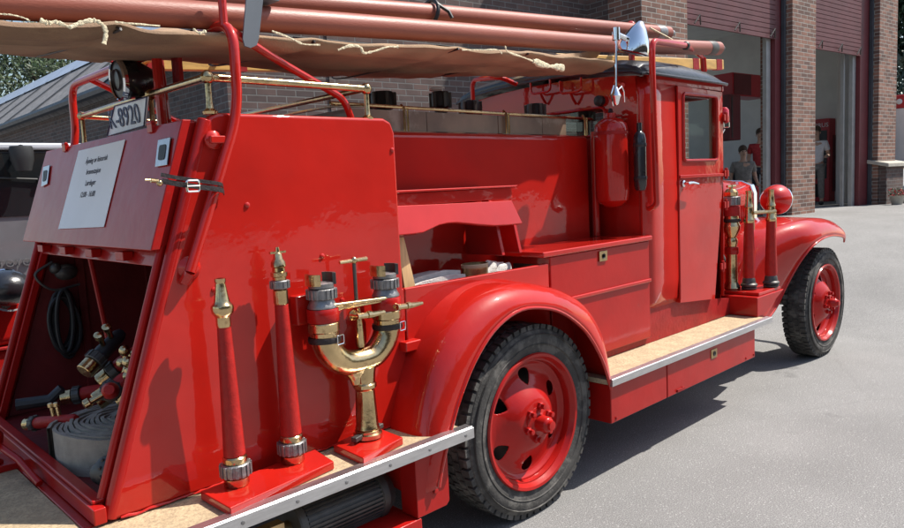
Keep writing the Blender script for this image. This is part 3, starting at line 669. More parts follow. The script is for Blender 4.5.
# wheels -----------------------------------------------------------------------------
def wheel(x, y, sgn, r=.42, rear=False):
    # sgn -1: outer face towards -y
    k = thing('wheel', None, None); k.parent = FE; k.location = V(x, y, r) - FE.location
    D = (0, sgn, 0); T = MB()
    w_ = .155
    prof = [(.292, -.01), (.30, .0), (.325, .004), (.35, .012), (.375, .012), (.40, .0), (.412, -.018), (.418, -.05), (.42, -.085), (.418, -.12), (.41, -.15), (.375, -.175), (.32, -.17), (.292, -.16)]
    T.lathe([(a * r / .42, b) for a, b in prof], (0, 0, 0), D, 72, cap=False)
    for rr_, hh in ((.34, .0105), (.383, .0125)): T.lathe([(rr_ - .003, hh - .003), (rr_, hh + .003), (rr_ + .003, hh - .003)], (0, 0, 0), D, 64, cap=False)
    N_ = 58
    for i in range(N_):
        a = 2 * PI * i / N_; M = Matrix.Rotation(a, 4, 'Y')
        for (y0, y1, sh) in ((-.004, -.045, 0), (-.055, -.085, .5), (-.095, -.125, 0), (-.132, -.168, .5)):
            M2 = Matrix.Rotation(a + sh * 2 * PI / N_, 4, 'Y')
            lo, hi = sorted((y0 * sgn * 1.0, y1 * sgn))
            zz = .401 if y0 in (-.004, -.132) else .412
            T.box((-.016, lo, zz), (.016, hi, .4235), M2)
    t = T.build('tyre', 'rubber', k, world=False, auto=30)
    mb = MB()
    mb.lathe([(.286, -.15), (.296, -.012), (.301, .004), (.296, .012), (.284, .010), (.278, -.002), (.272, -.012), (.266, -.012), (.262, -.03), (.262, -.15)], (0, 0, 0), D, 64, cap=False)
    mb.build('rim', 'red_satin', k, world=False)
    # disc with six holes
    mb = MB(); key = [(.265, -.03), (.25, -.052), (.235, -.058), (.215, -.056), (.195, -.05), (.175, -.04), (.155, -.028), (.135, -.012), (.115, .004), (.10, .012), (.085, .016), (.04, .018)]
    rings = []
    for (ra, ha), (rb2, hb2) in zip(key, key[1:]):
        nn_ = 6 if .15 < ra < .24 else 2
        rings += [(ra + (rb2 - ra) * t_ / nn_, ha + (hb2 - ha) * t_ / nn_) for t_ in range(nn_)]
    rings.append(key[-1]); na = 288; vs = []; q = V(*D).to_track_quat('Z', 'Y')
    for rr_, hh in rings:
        for j in range(na): a = 2 * PI * j / na; vs.append(q @ V(rr_ * math.cos(a), rr_ * math.sin(a), hh))
    fs = []
    for i in range(len(rings) - 1):
        rm = (rings[i][0] + rings[i + 1][0]) / 2
        for j in range(na):
            a = ((j + .5) / na * 6) % 1 - .5; wd = abs(a) * 2 * PI / 6 * rm
            hole = ((rm - .196) / .033) ** 2 + (wd / (.030 + (rm - .196) * .45)) ** 2 < 1
            if not hole: fs.append((i * na + j, i * na + (j + 1) % na, (i + 1) * na + (j + 1) % na, (i + 1) * na + j))
    mb.add(vs, fs); o = mb.build('disc', 'red_satin', k, world=False, solid=.006, auto=60)
    sm = o.modifiers.new('cs', 'SMOOTH'); sm.iterations = 12; sm.factor = .5
    mb = MB(); mb.lathe([(.262, -.14), (.10, -.13), (.05, -.10)], (0, 0, 0), D, 40); mb.build('brake_drum', 'steel_dark', k, world=False)
    mb = MB(); mb.lathe([(.07, .012), (.068, .02), (.045, .024), (.036, .03), (.034, .075), (.028, .085), (.022, .088), (.020, .10), (0, .102)], (0, 0, 0), D, 28); mb.build('hub', 'red_satin', k, world=False)
    for i in range(6):
        mb = MB(); a = 2 * PI * i / 6 + .3; c = V(.072 * math.cos(a), 0, .072 * math.sin(a))
        mb.lathe([(.017, .012), (.017, .030), (.012, .034), (.012, .050), (0, .052)], c, D, 6)
        mb.build('wheel_nut', 'red_satin', k, world=False, auto=20)
    return k
wheel(2.335, 1.955, -1, .42); wheel(5.885, 1.955, -1, .42); wheel(2.335, 3.645, 1, .42); wheel(5.885, 3.645, 1, .42)
# cab ---------------------------------------------------------------------------------
cx0, cx1 = 3.56, 4.47
# rear wall with window opening: built as strips
wy0, wy1, wz0, wz1 = 2.37, 3.20, 1.705, 1.862
def rz_(y): return 2.045 - .045 * ((y - YC) / .7) ** 2
mb = MB()
def strip(y0, y1, z0, z1f, n=8):
    P = [V(cx0, y0, z0), V(cx0, y1, z0)] + [V(cx0, y1 + (y0 - y1) * i / n, z1f(y1 + (y0 - y1) * i / n)) for i in range(n + 1)]
    mb.prism(P, (.03, 0, 0))
strip(YN + .06, wy0, .6, rz_); strip(wy1, YF - .06, .6, rz_); strip(wy0, wy1, .6, lambda y: wz0, 1); strip(wy0, wy1, wz1, rz_)
mb.build('cab_rear_wall', 'red_paint', FE, auto=50)
mb = MB(); mb.tube(fillet([(cx0 - .004, wy0, wz0), (cx0 - .004, wy0, wz1), (cx0 - .004, wy1, wz1), (cx0 - .004, wy1, wz0), (cx0 - .004, wy0, wz0), (cx0 - .004, wy0, wz1)], .04)[:-1], .008, 8); rw = mb.build('rear_window', 'red_paint', FE)
mb = MB(); mb.box((cx0 + .012, wy0, wz0), (cx0 + .016, wy1, wz1)); mb.build('window_pane', 'window_glass', rw)
# rounded rear corners + side walls
def cabside(mirror):
    f = (lambda p: mir(p)) if mirror else (lambda p: V(*p))
    mb = MB(); rows = []
    for z, dy in ((.70, .03), (.74, .006), (.85, 0), (1.4, 0), (1.9, .004), (2.0, .012)):
        r = []
        for j in range(7):
            a = j / 6 * PI / 2; r.append(f((cx0 + .06 - .06 * math.cos(a), YN + dy + .06 - .06 * math.sin(a), z)))
        r.append(f((3.883, YN + dy, z))); rows.append(r)
    mb.grid(rows)
    mb.build('cab_quarter', 'red_paint', FE, solid=.004)
    # door (frame with window opening)
    yd = YN - .003
    O = [(3.89, .70), (3.889, 1.965), (4.452, 1.958), (4.462, 1.5), (4.33, .66)]
    wx0, wx1, z0, z1 = 3.95, 4.375, 1.536, 1.925
    mb = MB()
    def q(P): mb.prism([f((x, yd, z)) for x, z in P], (0, .03 if not mirror else -.03, 0))
    q([(3.89, .70), (4.33, .66), (4.462, 1.45), (4.462, z0), (3.89, z0)]); q([(3.89, z0), (wx0, z0), (wx0, z1), (3.889, z1)]); q([(wx1, z0), (4.462, z0), (4.453, z1), (wx1, z1)]); q([(3.889, z1), (4.453, z1), (4.452, 1.958), (3.889, 1.965)])
    d = mb.build('door', 'red_paint', FE, auto=30)
    mb = MB(); mb.tube([f(p) for p in fillet([(wx0, yd - .002, z0), (wx0, yd - .002, z1), (wx1, yd - .002, z1), (wx1, yd - .002, z0), (wx0, yd - .002, z0), (wx0, yd - .002, z1)], .03)[:-1]], .009, 8)
    mb.tube([f((3.885, yd, .72)), f((3.884, yd, 1.96))], .006, 6); mb.build('window_frame', 'red_satin', d)
    mb = MB(); a, b = f((wx0, yd + .014, z0)), f((wx1, yd + .018, z1)); mb.box(tuple(min(p, q_) for p, q_ in zip(a, b)), tuple(max(p, q_) for p, q_ in zip(a, b))); mb.build('window_pane', 'window_glass', d)
    mb = MB(); mb.prism([f((3.885, yd - .014, 1.432)), f((4.475, yd - .014, 1.432)), f((4.475, yd - .014, 1.452)), f((3.885, yd - .014, 1.452))], (0, .013 if not mirror else -.013, 0)); mb.build('belt_moulding', 'red_satin', d, bevel=.004)
    mb = MB(); h = f((3.935, yd - .004, 1.402)); sg = 1 if mirror else -1
    mb.lathe([(.02, 0), (.02, .006), (.01, .01), (.008, .035)], h, (0, sg, 0), 14); mb.tube([h + V(-.01, sg * .035, 0), h + V(.03, sg * .04, .004), h + V(.11, sg * .038, -.006)], [.008, .010, .006], 10); mb.build('door_handle', 'chrome', d)
    for z in (.86, 1.25, 1.45, 1.80):
        hp = f((4.475 if z > 1.3 else 4.40 + (z - .7) * .13, yd - .012, z)); mb = MB(); mb.tube([hp + V(0, 0, -.035), hp + V(0, 0, .035)], .011, 8); mb.box(hp + V(-.03, -.006, -.02), hp + V(.03, .006, .02)); mb.build('hinge', 'red_satin', d, bevel=.002)
    mb = MB(); mb.prism([f((4.466, YN, .66)), f((4.50, YN + .02, .66)), f((4.50, YN + .02, 2.0)), f((4.466, YN, 2.0))], (0, .02 if not mirror else -.02, 0)); mb.box((3.59, min(f((0, 2.105, 0)).y, f((0, 2.14, 0)).y), 1.966), (4.49, max(f((0, 2.105, 0)).y, f((0, 2.14, 0)).y), 2.01)); mb.build('door_post', 'red_paint', FE, bevel=.003)
cabside(False); cabside(True)
# roof
mb = MB(); rows = []
for x, dz, sh in ((3.50, -.015, .03), (3.515, .02, .012), (3.56, .045, 0), (3.8, .06, 0), (4.1, .062, 0), (4.28, .048, 0), (4.40, .024, .0), (4.47, -.008, .008), (4.49, -.03, .02)):
    r = []
    for j in range(25):
        t = -1 + 2 * j / 24; y = YC + t * (.735 - sh); e = 1 - abs(t) ** 14
        r.append(V(x, y, 2.005 + .045 * (1 - t * t) + dz * e * 1.0 + .03 * e))
    rows.append(r)
mb.grid(rows); rf = mb.build('cab_roof', 'vinyl_roof', FE, solid=.012)
mb = MB(); E = [r[0] for r in rows]; mb.tube(E, .009, 8); mb.tube([r[-1] for r in rows], .009, 8); mb.tube(rows[0], .009, 8); mb.tube(rows[-1], .009, 8); mb.build('roof_piping', 'vinyl_roof', rf)
mb = MB(); mb.box((3.6, 2.13, 1.975), (4.48, 3.47, 1.99)); mb.box((3.6, 2.15, .75), (3.62, 3.45, 1.40)); mb.box((3.64, 2.2, .95), (4.1, 3.4, 1.12)); mb.box((3.64, 2.2, 1.12), (3.78, 3.4, 1.55)); mb.build('cab_interior', 'cab_interior', FE)
# steering wheel
mb = MB(); c = V(4.25, 3.1, 1.38); ax = V(-.7, 0, .7).normalized(); q = ax.to_track_quat('Z', 'Y')
mb.tube([c + q @ V(.19 * math.cos(2 * PI * i / 28), .19 * math.sin(2 * PI * i / 28), 0) for i in range(28)], .013, 8, closed=True); mb.tube([c, c - ax * .5], .015, 8)
for i in range(4): mb.tube([c, c + q @ V(.19 * math.cos(PI / 2 * i), .19 * math.sin(PI / 2 * i), 0)], .009, 6)
mb.build('steering_wheel', 'black_plastic', FE)
# windscreen frame, cowl, bonnet, radiator
mb = MB()
for y in (2.12, 3.44): mb.box((4.47, y, 1.40), (4.51, y + .04, 2.0))
mb.box((4.47, 2.16, 1.93), (4.50, 3.44, 2.0)); mb.box((4.47, 2.16, 1.45), (4.50, 3.44, 1.50)); wf = mb.build('windscreen_frame', 'red_paint', FE, bevel=.004)
mb = MB(); mb.box((4.482, 2.16, 1.50), (4.486, 3.44, 1.93)); mb.build('window_pane', 'window_glass', wf)
mb = MB(); mb.box((4.40, 2.13, 1.455), (4.468, 2.16, 1.95)); mb.build('door_trim', 'trim_cream', FE)
def hood_sec(x, hw, zt_, zb): return [V(x, YC - hw, zb), V(x, YC - hw, zt_ - .12), V(x, YC - hw * .93, zt_ - .05), V(x, YC - hw * .7, zt_ - .015), V(x, YC, zt_), V(x, YC + hw * .7, zt_ - .015), V(x, YC + hw * .93, zt_ - .05), V(x, YC + hw, zt_ - .12), V(x, YC + hw, zb)]
mb = MB(); mb.grid([hood_sec(4.50, .66, 1.46, .6), hood_sec(4.62, .60, 1.47, .6), hood_sec(4.80, .46, 1.455, .6)]); mb.build('cowl', 'red_paint', FE, solid=.004)
mb = MB(); mb.grid([hood_sec(4.81, .455, 1.45, .62), hood_sec(5.3, .39, 1.42, .62), hood_sec(5.78, .32, 1.385, .62)]); hd = mb.build('bonnet', 'red_paint', FE, solid=.004)
mb = MB(); mb.tube([(4.81, YC, 1.458), (5.78, YC, 1.393)], .008, 8)
for i in range(14): mb.box((4.95 + i * .045, 2.345 + i * .005, .85), (4.965 + i * .045, 2.36 + i * .005, 1.2))
mb.build('bonnet_louvre', 'red_satin', hd)
mb = MB(); mb.prism([p + V(0, 0, 0) for p in hood_sec(5.79, .33, 1.40, .58)], (.07, 0, 0)); rd = mb.build('radiator', 'chrome', FE, bevel=.01)
mb = MB(); mb.box((5.861, 2.52, .65), (5.865, 3.08, 1.33)); mb.build('radiator_core', 'black_plastic', rd)
mb = MB(); mb.lathe([(.03, 0), (.035, .02), (.02, .035), (.02, .06), (0, .07)], (5.82, YC, 1.40), (0, 0, 1), 16); mb.build('radiator_cap', 'chrome', rd)
mb = MB(); mb.tube([(5.76, 2.2, 1.02), (5.76, 2.8, 1.12), (5.76, 3.4, 1.02)], .02, 10); mb.build('lamp_bar', 'red_satin', FE)
for y in (2.30, 3.30):
    c = V(5.80, y, 1.225); mb = MB(); mb.lathe([(0, -.135), (.035, -.13), (.075, -.105), (.10, -.065), (.113, -.02), (.118, .02)], c, (1, 0, 0), 32); mb.tube([c + V(-.03, 0, -.1), (5.76, y, 1.05)], .02, 8); hl = mb.build('headlamp', 'red_paint', FE)
    mb = MB(); mb.lathe([(.112, .018), (.119, .02), (.119, .035), (.11, .04)], c, (1, 0, 0), 32, cap=False); mb.build('lamp_rim', 'chrome', hl)
    mb = MB(); mb.lathe([(0, .05), (.06, .045), (.11, .03)], c, (1, 0, 0), 28); mb.build('lens', 'lens', hl)
mb = MB(); mb.tube(fillet([(6.2, 2.05, .52), (6.42, 2.2, .52), (6.45, 2.8, .52), (6.42, 3.4, .52), (6.2, 3.55, .52)], .1), .03, 10); mb.tube([(6.1, 2.46, .52), (6.43, 2.5, .52)], .02, 8); mb.tube([(6.1, 3.14, .52), (6.43, 3.1, .52)], .02, 8); mb.build('bumper', 'red_satin', FE)
# side marker lamp by the windscreen
c = oY(724, 118, 2.12); mb = MB(); mb.lathe([(.02, -.06), (.03, -.055), (.033, 0), (.03, .05), (.018, .065), (0, .07)], c, (0, 0, 1), 16); ml = mb.build('marker_lamp', 'lamp_red', FE)
mb = MB(); mb.lathe([(.031, -.062), (.034, -.06), (.034, -.03), (.030, -.028)], c, (0, 0, 1), 16); mb.tube([c + V(0, 0, -.07), c + V(-.02, .02, -.12)], .008, 6); mb.build('lamp_base', 'chrome', ml)
# front tubular rack
mb = MB()
a = oY(657, 205, 2.045); b = oY(652, 62, 2.045)
mb.tube(fillet([a + V(0, .05, -.02), a, b + V(0, 0, .0), V(b.x + .005, 2.045, 2.17), V(4.0, 2.10, 2.20)], .06, 7), .017, 12)
mb.tube([V(4.0, 2.10, 2.20), oY(703, 58, 2.35)], .012, 8); mb.tube([oY(703, 58, 2.35), oY(704, 72, 2.35)], .02, 10); fr = mb.build('front_rack', 'red_paint', FE)
mb = MB(); mb.sphere(V(4.0, 2.10, 2.20), .025); mb.build('rack_joint', 'black_plastic', fr)
mb = MB(); t0 = oY(631, 26, 2.6); mb.tube([t0 + V(0, 0, -.25), t0], .02, 10); mb.sphere(t0 + V(0, 0, .0), .032); mb.sphere(t0 + V(0, 0, -.075), .03); mb.tube([t0 + V(0, 0, -.25), t0 + V(0, .6, -.25), t0 + V(0, .6, -.5)], .017, 8); mb.build('finial', 'red_paint', fr)
# chrome search lamp on its stalk
c = oY(632, 41, 2.04); up = V(.10, -.30, 1).normalized()
mb = MB(); mb.lathe([(.070, -.055), (.084, -.05), (.083, -.03), (.068, .02), (.040, .07), (.014, .105), (0, .11)], c + V(.03, 0, -.005), up, 32, sy=1.0); sl_ = mb.build('search_lamp', 'chrome', FE)
mb = MB(); s0 = oY(616, 34, 2.04); s1 = oY(616, 92, 2.04); mb.tube([s0 + V(0, 0, .0), s1], .007, 10); mb.lathe([(.02, -.03), (.02, .03)], s0, (0, 0, 1), 12); mb.tube([s0, c], .014, 10)
mb.lathe([(0, -.05), (.012, -.04), (.02, -.01), (.026, .0), (.02, .012), (.01, .04), (0, .05)], s1 + V(0, 0, -.02), (0, 0, 1), 14); mb.tube([s1 + V(.0, 0, 0), s1 + V(.05, 0, .03), s1 + V(.10, .02, .01), s1 + V(.12, .03, -.04)], .005, 6)
mb.tube([s1 + V(-.02, 0, .03), s1 + V(-.05, 0, -.02), s1 + V(-.03, 0, -.07)], .005, 6); mb.build('lamp_stalk', 'chrome', sl_)
mb = MB(); k0 = oX(607, 100, 3.55); mb.lathe([(.03, 0), (.03, .03), (.015, .04)], oX(601, 101, 3.557), (-1, 0, 0), 16); mb.build('wall_socket', 'black_plastic', FE)
mb = MB(); q = oX(622, 84, 3.555); mb.tube([q, q + V(-.06, 0, .0), q + V(-.09, -.06, -.02)], .014, 8); mb.build('stalk_bracket', 'red_paint', sl_)
# fork brackets on the cab rear wall
for px in (545, 575):
    b0 = oX(px + 1, 99, 3.55); mb = MB()
    mb.tube([b0 + V(0, 0, -.03), b0 + V(-.03, 0, 0), b0 + V(-.05, 0, .03)], .008, 8)
    mb.tube(fillet([b0 + V(-.05, .075, .11), b0 + V(-.05, .075, .035), b0 + V(-.05, -.075, .035), b0 + V(-.05, -.075, .11)], .03), .007, 8); mb.build('fork_bracket', 'red_paint', FE)
# grab handle at far rear top of cab
a = oX(517, 94, 3.50); mb = MB(); p0 = oX(473, 100, 3.3); mb.tube(fillet([p0 + V(0, 0, -.2), oX(472, 80, 3.3), oX(500, 77, 3.3), oX(516, 84, 3.45)], .05), .014, 10); mb.build('grab_handle', 'red_paint', FE)

# ================================================================== THINGS ON THE ENGINE
# suction hoses on the roof rack
def suction(px, y0, r, label, name='suction_hose', x0=-.4, ext=True):
    pts = []
    A = [oY(p[0], p[1], y0) for p in px]; sl0 = (A[1] - A[0]); 
    if x0 is not None: A = [A[0] - sl0.normalized() * .9] + A
    t = thing(name, label, 'suction hose', tuple(A[0]), 0, 'suction hoses on the roof rack')
    P = smooth(A, 12); mb = MB(); mb.tube(P, r, 24); mb.build('hose_body', 'suction_hose', t)
    d = (P[-1] - P[-2]).normalized(); mb = MB()
    mb.lathe([(r * 1.02, -.16), (r * 1.05, -.15), (r * 1.05, -.07), (r * .96, -.06), (r * .9, .0), (r * .55, .02), (r * .5, .06)], P[-1], d, 24); mb.build('end_coupling', 'grey_alloy' if 'upper' in label else 'steel_dark', t)
    d0 = (P[0] - P[1]).normalized(); mb = MB(); mb.lathe([(r * 1.03, -.1), (r * 1.1, -.05), (r * 1.1, .02), (r * .7, .03)], P[0], d0, 24); mb.build('end_coupling', 'grey_alloy', t)
    return t, P
h1, P1 = suction([(0, 3), (263, 19.3), (440, 31.6), (615, 44.5), (718, 48.5)], 2.21, .043, 'dusty red suction hose nearest the viewer, its dark end above the cab roof')
h2, P2 = suction([(133, -7), (300, 4), (440, 14), (560, 24), (668, 33)], 2.42, .040, 'dusty red suction hose, upper one of the two, with grey end cap')
def at_x(P, x):
    for a, b in zip(P, P[1:]):
        if a.x <= x <= b.x: return a.lerp(b, (x - a.x) / (b.x - a.x))
    return P[-1]
# webbing tie round the hoses
c = at_x(P1, 1.30)
mb = MB(); p1 = oY(253, -6, 2.22); p2 = oY(245, 48, 2.22)
mb.prism([oY(247, -8, 2.10), oY(264, -8, 2.10), oY(259, 38, 2.10), oY(257, 45, 2.10), oY(251, 48, 2.10), oY(245, 46, 2.10), oY(243, 39, 2.10)], (0, .006, 0)); mb.box(c + V(-.03, -.065, .05), c + V(.03, .5, .056))
tag(mb.build('webbing_strap', 'strap_grey'), 'grey webbing strap tying the two dusty red suction hoses above the hoop', 'strap')
c = at_x(P2, 2.27); mb = MB()
mb.tube([c + V(.01 * math.sin(a), .056 * math.cos(a), .056 * math.sin(a)) for a in [2 * PI * i / 20 for i in range(20)]], .009, 8, closed=True); mb.tube([c + V(0, -.05, .03), c + V(.05, -.07, .0), c + V(.06, -.08, -.03)], .008, 6)
tag(mb.build('cord', 'black_rubber'), 'black cord tie around the upper suction hose', 'cord')
mb = MB(); mb.tube([oY(650, 28, 2.30), oY(665, 36, 2.30), oY(681, 45, 2.30)], .006, 6); tag(mb.build('tie_rod', 'rope_cream'), 'thin pale rod running beside the chrome search lamp over the hoses', 'rod')

# canvas cover hanging below the hoses
bot = [(-60, 70), (0, 70), (45, 70), (100, 66), (150, 61), (200, 66), (250, 70), (300, 78), (350, 80), (400, 79), (450, 77), (500, 79), (540, 82), (565, 80), (585, 70), (602, 60)]
topc = [(-60, 6), (0, 16), (45, 20), (100, 22), (150, 26), (200, 28), (250, 31), (300, 36), (350, 40), (400, 42), (450, 45), (500, 48), (540, 52), (565, 55), (585, 57), (602, 58)]
yb = 2.14
def zbot(px): return 2.003 + max(0, px - 300) / 240 * .045 + max(0, px - 540) / 62 * .07
Np = smooth([oY(a, b, yb + max(0, a - 500) / 100 * .05) for a, b in topc], 8)
Fp = smooth([oZ(a, b, zbot(a)) for a, b in bot], 8)
def atx(P, x):
    if x <= P[0].x: return P[0].copy()
    for a, b in zip(P, P[1:]):
        if a.x <= x <= b.x + 1e-9: return a.lerp(b, (x - a.x) / max(1e-6, b.x - a.x))
    return P[-1].copy()
rows = []; NX = 190; xa, xb = .30, 3.40
CUTS = (.80, 1.45, 2.15, 2.62)
def cin_(x): return sum(math.exp(-((x - k) / .045) ** 2) for k in CUTS)
import mathutils
def fold(x, y, z): return mathutils.noise.noise(Vector((x * 1.5 + 9, y * 22, z * 22))) * .010 + mathutils.noise.noise(Vector((x * 2.2, y * 7, z * 7))) * .016 + mathutils.noise.noise(Vector((x * 6 + 5, y * 14, z * 14))) * .008
for i in range(NX + 1):
    x = xa + (xb - xa) * i / NX; nq = atx(Np, x); fq = atx(Fp, min(x, Fp[-1].x)); k = min(1, (xb - x) / .35)
    yf = min(max(fq.y, nq.y + .22), 3.05) ; zb_ = fq.z; zt_ = nq.z - .006; y0 = nq.y; yf = y0 + (yf - y0) * (.35 + .65 * k)
    zl = min(zb_, zt_ - .03)
    C_ = [(y0 + .06, zl - .006), (y0 + .015, zl + .004), (y0 - .004, (zl + zt_) / 2), (y0, zt_ - .004), (y0 + .06, zt_ + .004), (y0 + .15, zt_ + .016)]
    C_ += [(yf - .12, zb_ + .10), (yf - .03, zb_ + .085), (yf, zb_ + .045), (yf - .03, zb_ + .008)] + [(yf - .03 + (y0 + .08 - yf) * t, zb_ + (zl - zb_) * t - .014 * math.sin(PI * t)) for t in (.15, .3, .45, .6, .75, .9)]
    # refine the section
    sec = []
    for a, b in zip(C_, C_[1:] + C_[:1]):
        sec += [a, ((a[0] + b[0]) / 2, (a[1] + b[1]) / 2)]
    r = []; c = cin_(x); cy_ = (y0 + yf) / 2; cz_ = (zl + zb_) / 2 + .05
    for (yy, zz) in sec:
        f_ = fold(x, yy, zz) * (1 if zz > zb_ - .005 or abs(x - hx) > .12 else .2)
        pull = 1 - .16 * c
        r.append(V(x, yy + f_ * .6 * (1 if yy < cy_ else -1), cz_ + (zz - cz_) * pull + f_))
    r.append(r[0]); rows.append(r)
mb = MB(); mb.grid(rows); mb.f.append(list(range(32))); mb.mi.append(0)
mb.f.append([len(mb.v) - 33 + k for k in range(32)]); mb.mi.append(0)
cv = tag(mb.build('canvas_cover', 'canvas', auto=80), 'rolled brown canvas tarpaulin with frayed cream edge hanging under the suction hoses', 'tarpaulin')
def frayed(px, rad, name='frayed_edge'):
    P = smooth([oY(a, b, yb - .03 + max(0, a - 500) / 100 * .05) for a, b in px], 5); mb = MB()
    rr = [rad * (0.45 + .75 * random.random()) for _ in P]; mb.tube(P, rr, 7, flat=.6); mb.build(name, 'rope_cream', cv)
frayed([(0, 14), (12, 15), (24, 18), (30, 21)], .003)
frayed([(40, 20), (48, 23), (55, 22), (62, 24), (70, 27), (78, 24), (88, 21), (96, 21), (103, 25), (106, 33), (104, 44)], .007)
frayed([(115, 22), (135, 24), (160, 26)], .003); frayed([(193, 29), (200, 33), (206, 31)], .006)
frayed([(272, 31), (290, 38), (303, 44), (320, 45)], .004); frayed([(338, 50), (350, 46), (360, 47), (364, 53), (375, 51), (388, 47), (398, 47)], .006)
frayed([(462, 50), (485, 50), (498, 50), (502, 54)], .004); frayed([(505, 46), (508, 52), (522, 57), (535, 62)], .005); frayed([(533, 61), (541, 64), (548, 66), (556, 67), (563, 68)], .016)
for k in CUTS:
    nq = atx(Np, k); fq = atx(Fp, k); zb_ = fq.z; yf = min(max(fq.y, nq.y + .22), 3.05)
    mb = MB(); mb.tube(smooth([V(k, nq.y + .12, nq.z + .02), V(k, nq.y + .01, nq.z - .01), V(k, nq.y + .03, min(zb_, nq.z - .03) + .012), V(k, (nq.y + yf) / 2, (zb_ + min(zb_, nq.z - .03)) / 2 - .004), V(k, yf - .03, zb_ + .0), V(k, yf, zb_ + .05)], 5), .004, 6); mb.build('tie', 'leather', cv)

# wooden ladder behind the hoses
LD = thing('wooden_ladder', 'yellow wooden ladder with dark red bands lying along the roof rack behind the hoses', 'ladder', (1.1, 2.8, 2.0))
lb = oY(722, 65, 2.60) 
for k, dy in enumerate((0, .34)):
    a = V(1.18, 2.92 + dy, 2.055); b = V(lb.x, 2.60 + dy, lb.z)
    mb = MB(); mb.bar(a, b, .035, .075); rl_ = mb.build('ladder_rail', 'ladder_wood', LD, bevel=.006)
    for t in (.03, .12, .2, .9, .975):
        mb = MB(); mb.bar(a.lerp(b, t), a.lerp(b, t + .018), .039, .079); mb.build('painted_band', 'red_dull', rl_)
for i in range(14):
    t = .03 + i * .072; a = V(1.18, 2.92, 2.055).lerp(V(lb.x, 2.60, lb.z), t); mb = MB(); mb.tube([a, a + V(0, .34, 0)], .014, 8); mb.build('rung', 'ladder_wood', LD)
mb = MB()
a = oX(170, 62, hx + .1); mb.box((hx + .06, 2.60, 1.86), (hx + .075, 2.66, 2.04)); tag(mb.build('hanging_strap', 'red_dull'), 'dark red strap hanging beside the upright behind the tail lamp', 'strap')

# couplings --------------------------------------------------------------------
def ring(mb, r, z0, z1, n=14):
    mb.lathe([(r * .86, z0), (r * .95, z0 + .003), (r * .95, z1 - .003), (r * .86, z1)], n=28)
    for i in range(n):
        M = Matrix.Rotation(2 * PI * i / n, 4, 'Z'); mb.box((r * .93, -.0045, z0 + .002), (r * 1.03, .0045, z1 - .002), M)
def place_local(t, d=(0, 0, 1), spin=0):
    t.rotation_mode = 'QUATERNION'; t.rotation_quaternion = Vector(d).to_track_quat('Z', 'Y') @ Matrix.Rotation(spin, 3, 'Z').to_quaternion()
def loc(mb, name, mt, t, **k): return mb.build(name, mt, t, world=False, **k)
def branch_body(t, L, r0, r1, mt='hose_red'):
    mb = MB(); mb.lathe([(.036, 0), (.038, .003), (.038, .024), (.034, .028)], n=28); loc(mb, 'base_coupling', 'brass', t)
    mb = MB(); ring(mb, .047, .029, .070, 16); loc(mb, 'lug_ring', 'grey_alloy', t, bevel=.0015)
    mb = MB(); mb.lathe([(.036, .071), (.037, .074), (.037, .088), (.033, .092)], n=28); loc(mb, 'ferrule', 'brass', t)
    mb = MB(); prof = []; n = int((L - .093) / .004)
    for i in range(n + 1):
        z = .093 + (L - .093) * i / n; prof.append((r0 + (r1 - r0) * i / n + (.0015 if i % 2 else 0), z))
    mb.lathe(prof, n=28); loc(mb, 'wrapped_tube', mt, t, auto=80)
def nozzle_plain(t, L):
    branch_body(t, L, .032, .0195)
    mb = MB(); z = L
    mb.lathe([(.0205, z), (.022, z + .006), (.022, z + .03), (.026, z + .036), (.032, z + .044), (.034, z + .058), (.032, z + .066), (.025, z + .073), (.0225, z + .080), (.0145, z + .132), (.0165, z + .136), (.0165, z + .146), (.010, z + .147), (.010, z + .13), (0, z + .13)], n=28)
    loc(mb, 'brass_tip', 'brass', t, auto=30)
def nozzle_tap(t, L):
    branch_body(t, L, .034, .0205, 'hose_red')
    z = L; mb = MB(); mb.lathe([(.0215, z), (.024, z + .004), (.024, z + .045), (.02, z + .049)], n=28); loc(mb, 'brass_collar', 'brass', t)
    mb = MB(); ring(mb, .0315, z + .05, z + .078, 12); loc(mb, 'lug_ring', 'grey_alloy', t, bevel=.0015)
    mb = MB(); mb.lathe([(.022, z + .079), (.022, z + .088), (.027, z + .091), (.027, z + .103), (.021, z + .106), (.020, z + .118), (.0245, z + .122), (.023, z + .137), (.016, z + .147), (.013, z + .163), (.008, z + .168), (.006, z + .184), (0, z + .186)], n=28)
    mb.box((-.028, -.005, z + .164), (.028, .005, z + .171)); loc(mb, 'brass_tip', 'brass', t, auto=30)
n1_ = thing('fire_nozzle', 'red wrapped branch pipe with plain tapered brass tip, nearest the rear corner', 'fire nozzle', tuple(oZ(237, 484, .576)))
nozzle_plain(n1_, .49)
n2_ = thing('fire_nozzle', 'red wrapped branch pipe with stepped brass tap head, between plain nozzle and brass divider', 'fire nozzle', tuple(oZ(293, 461, .576)))
nozzle_tap(n2_, .525)
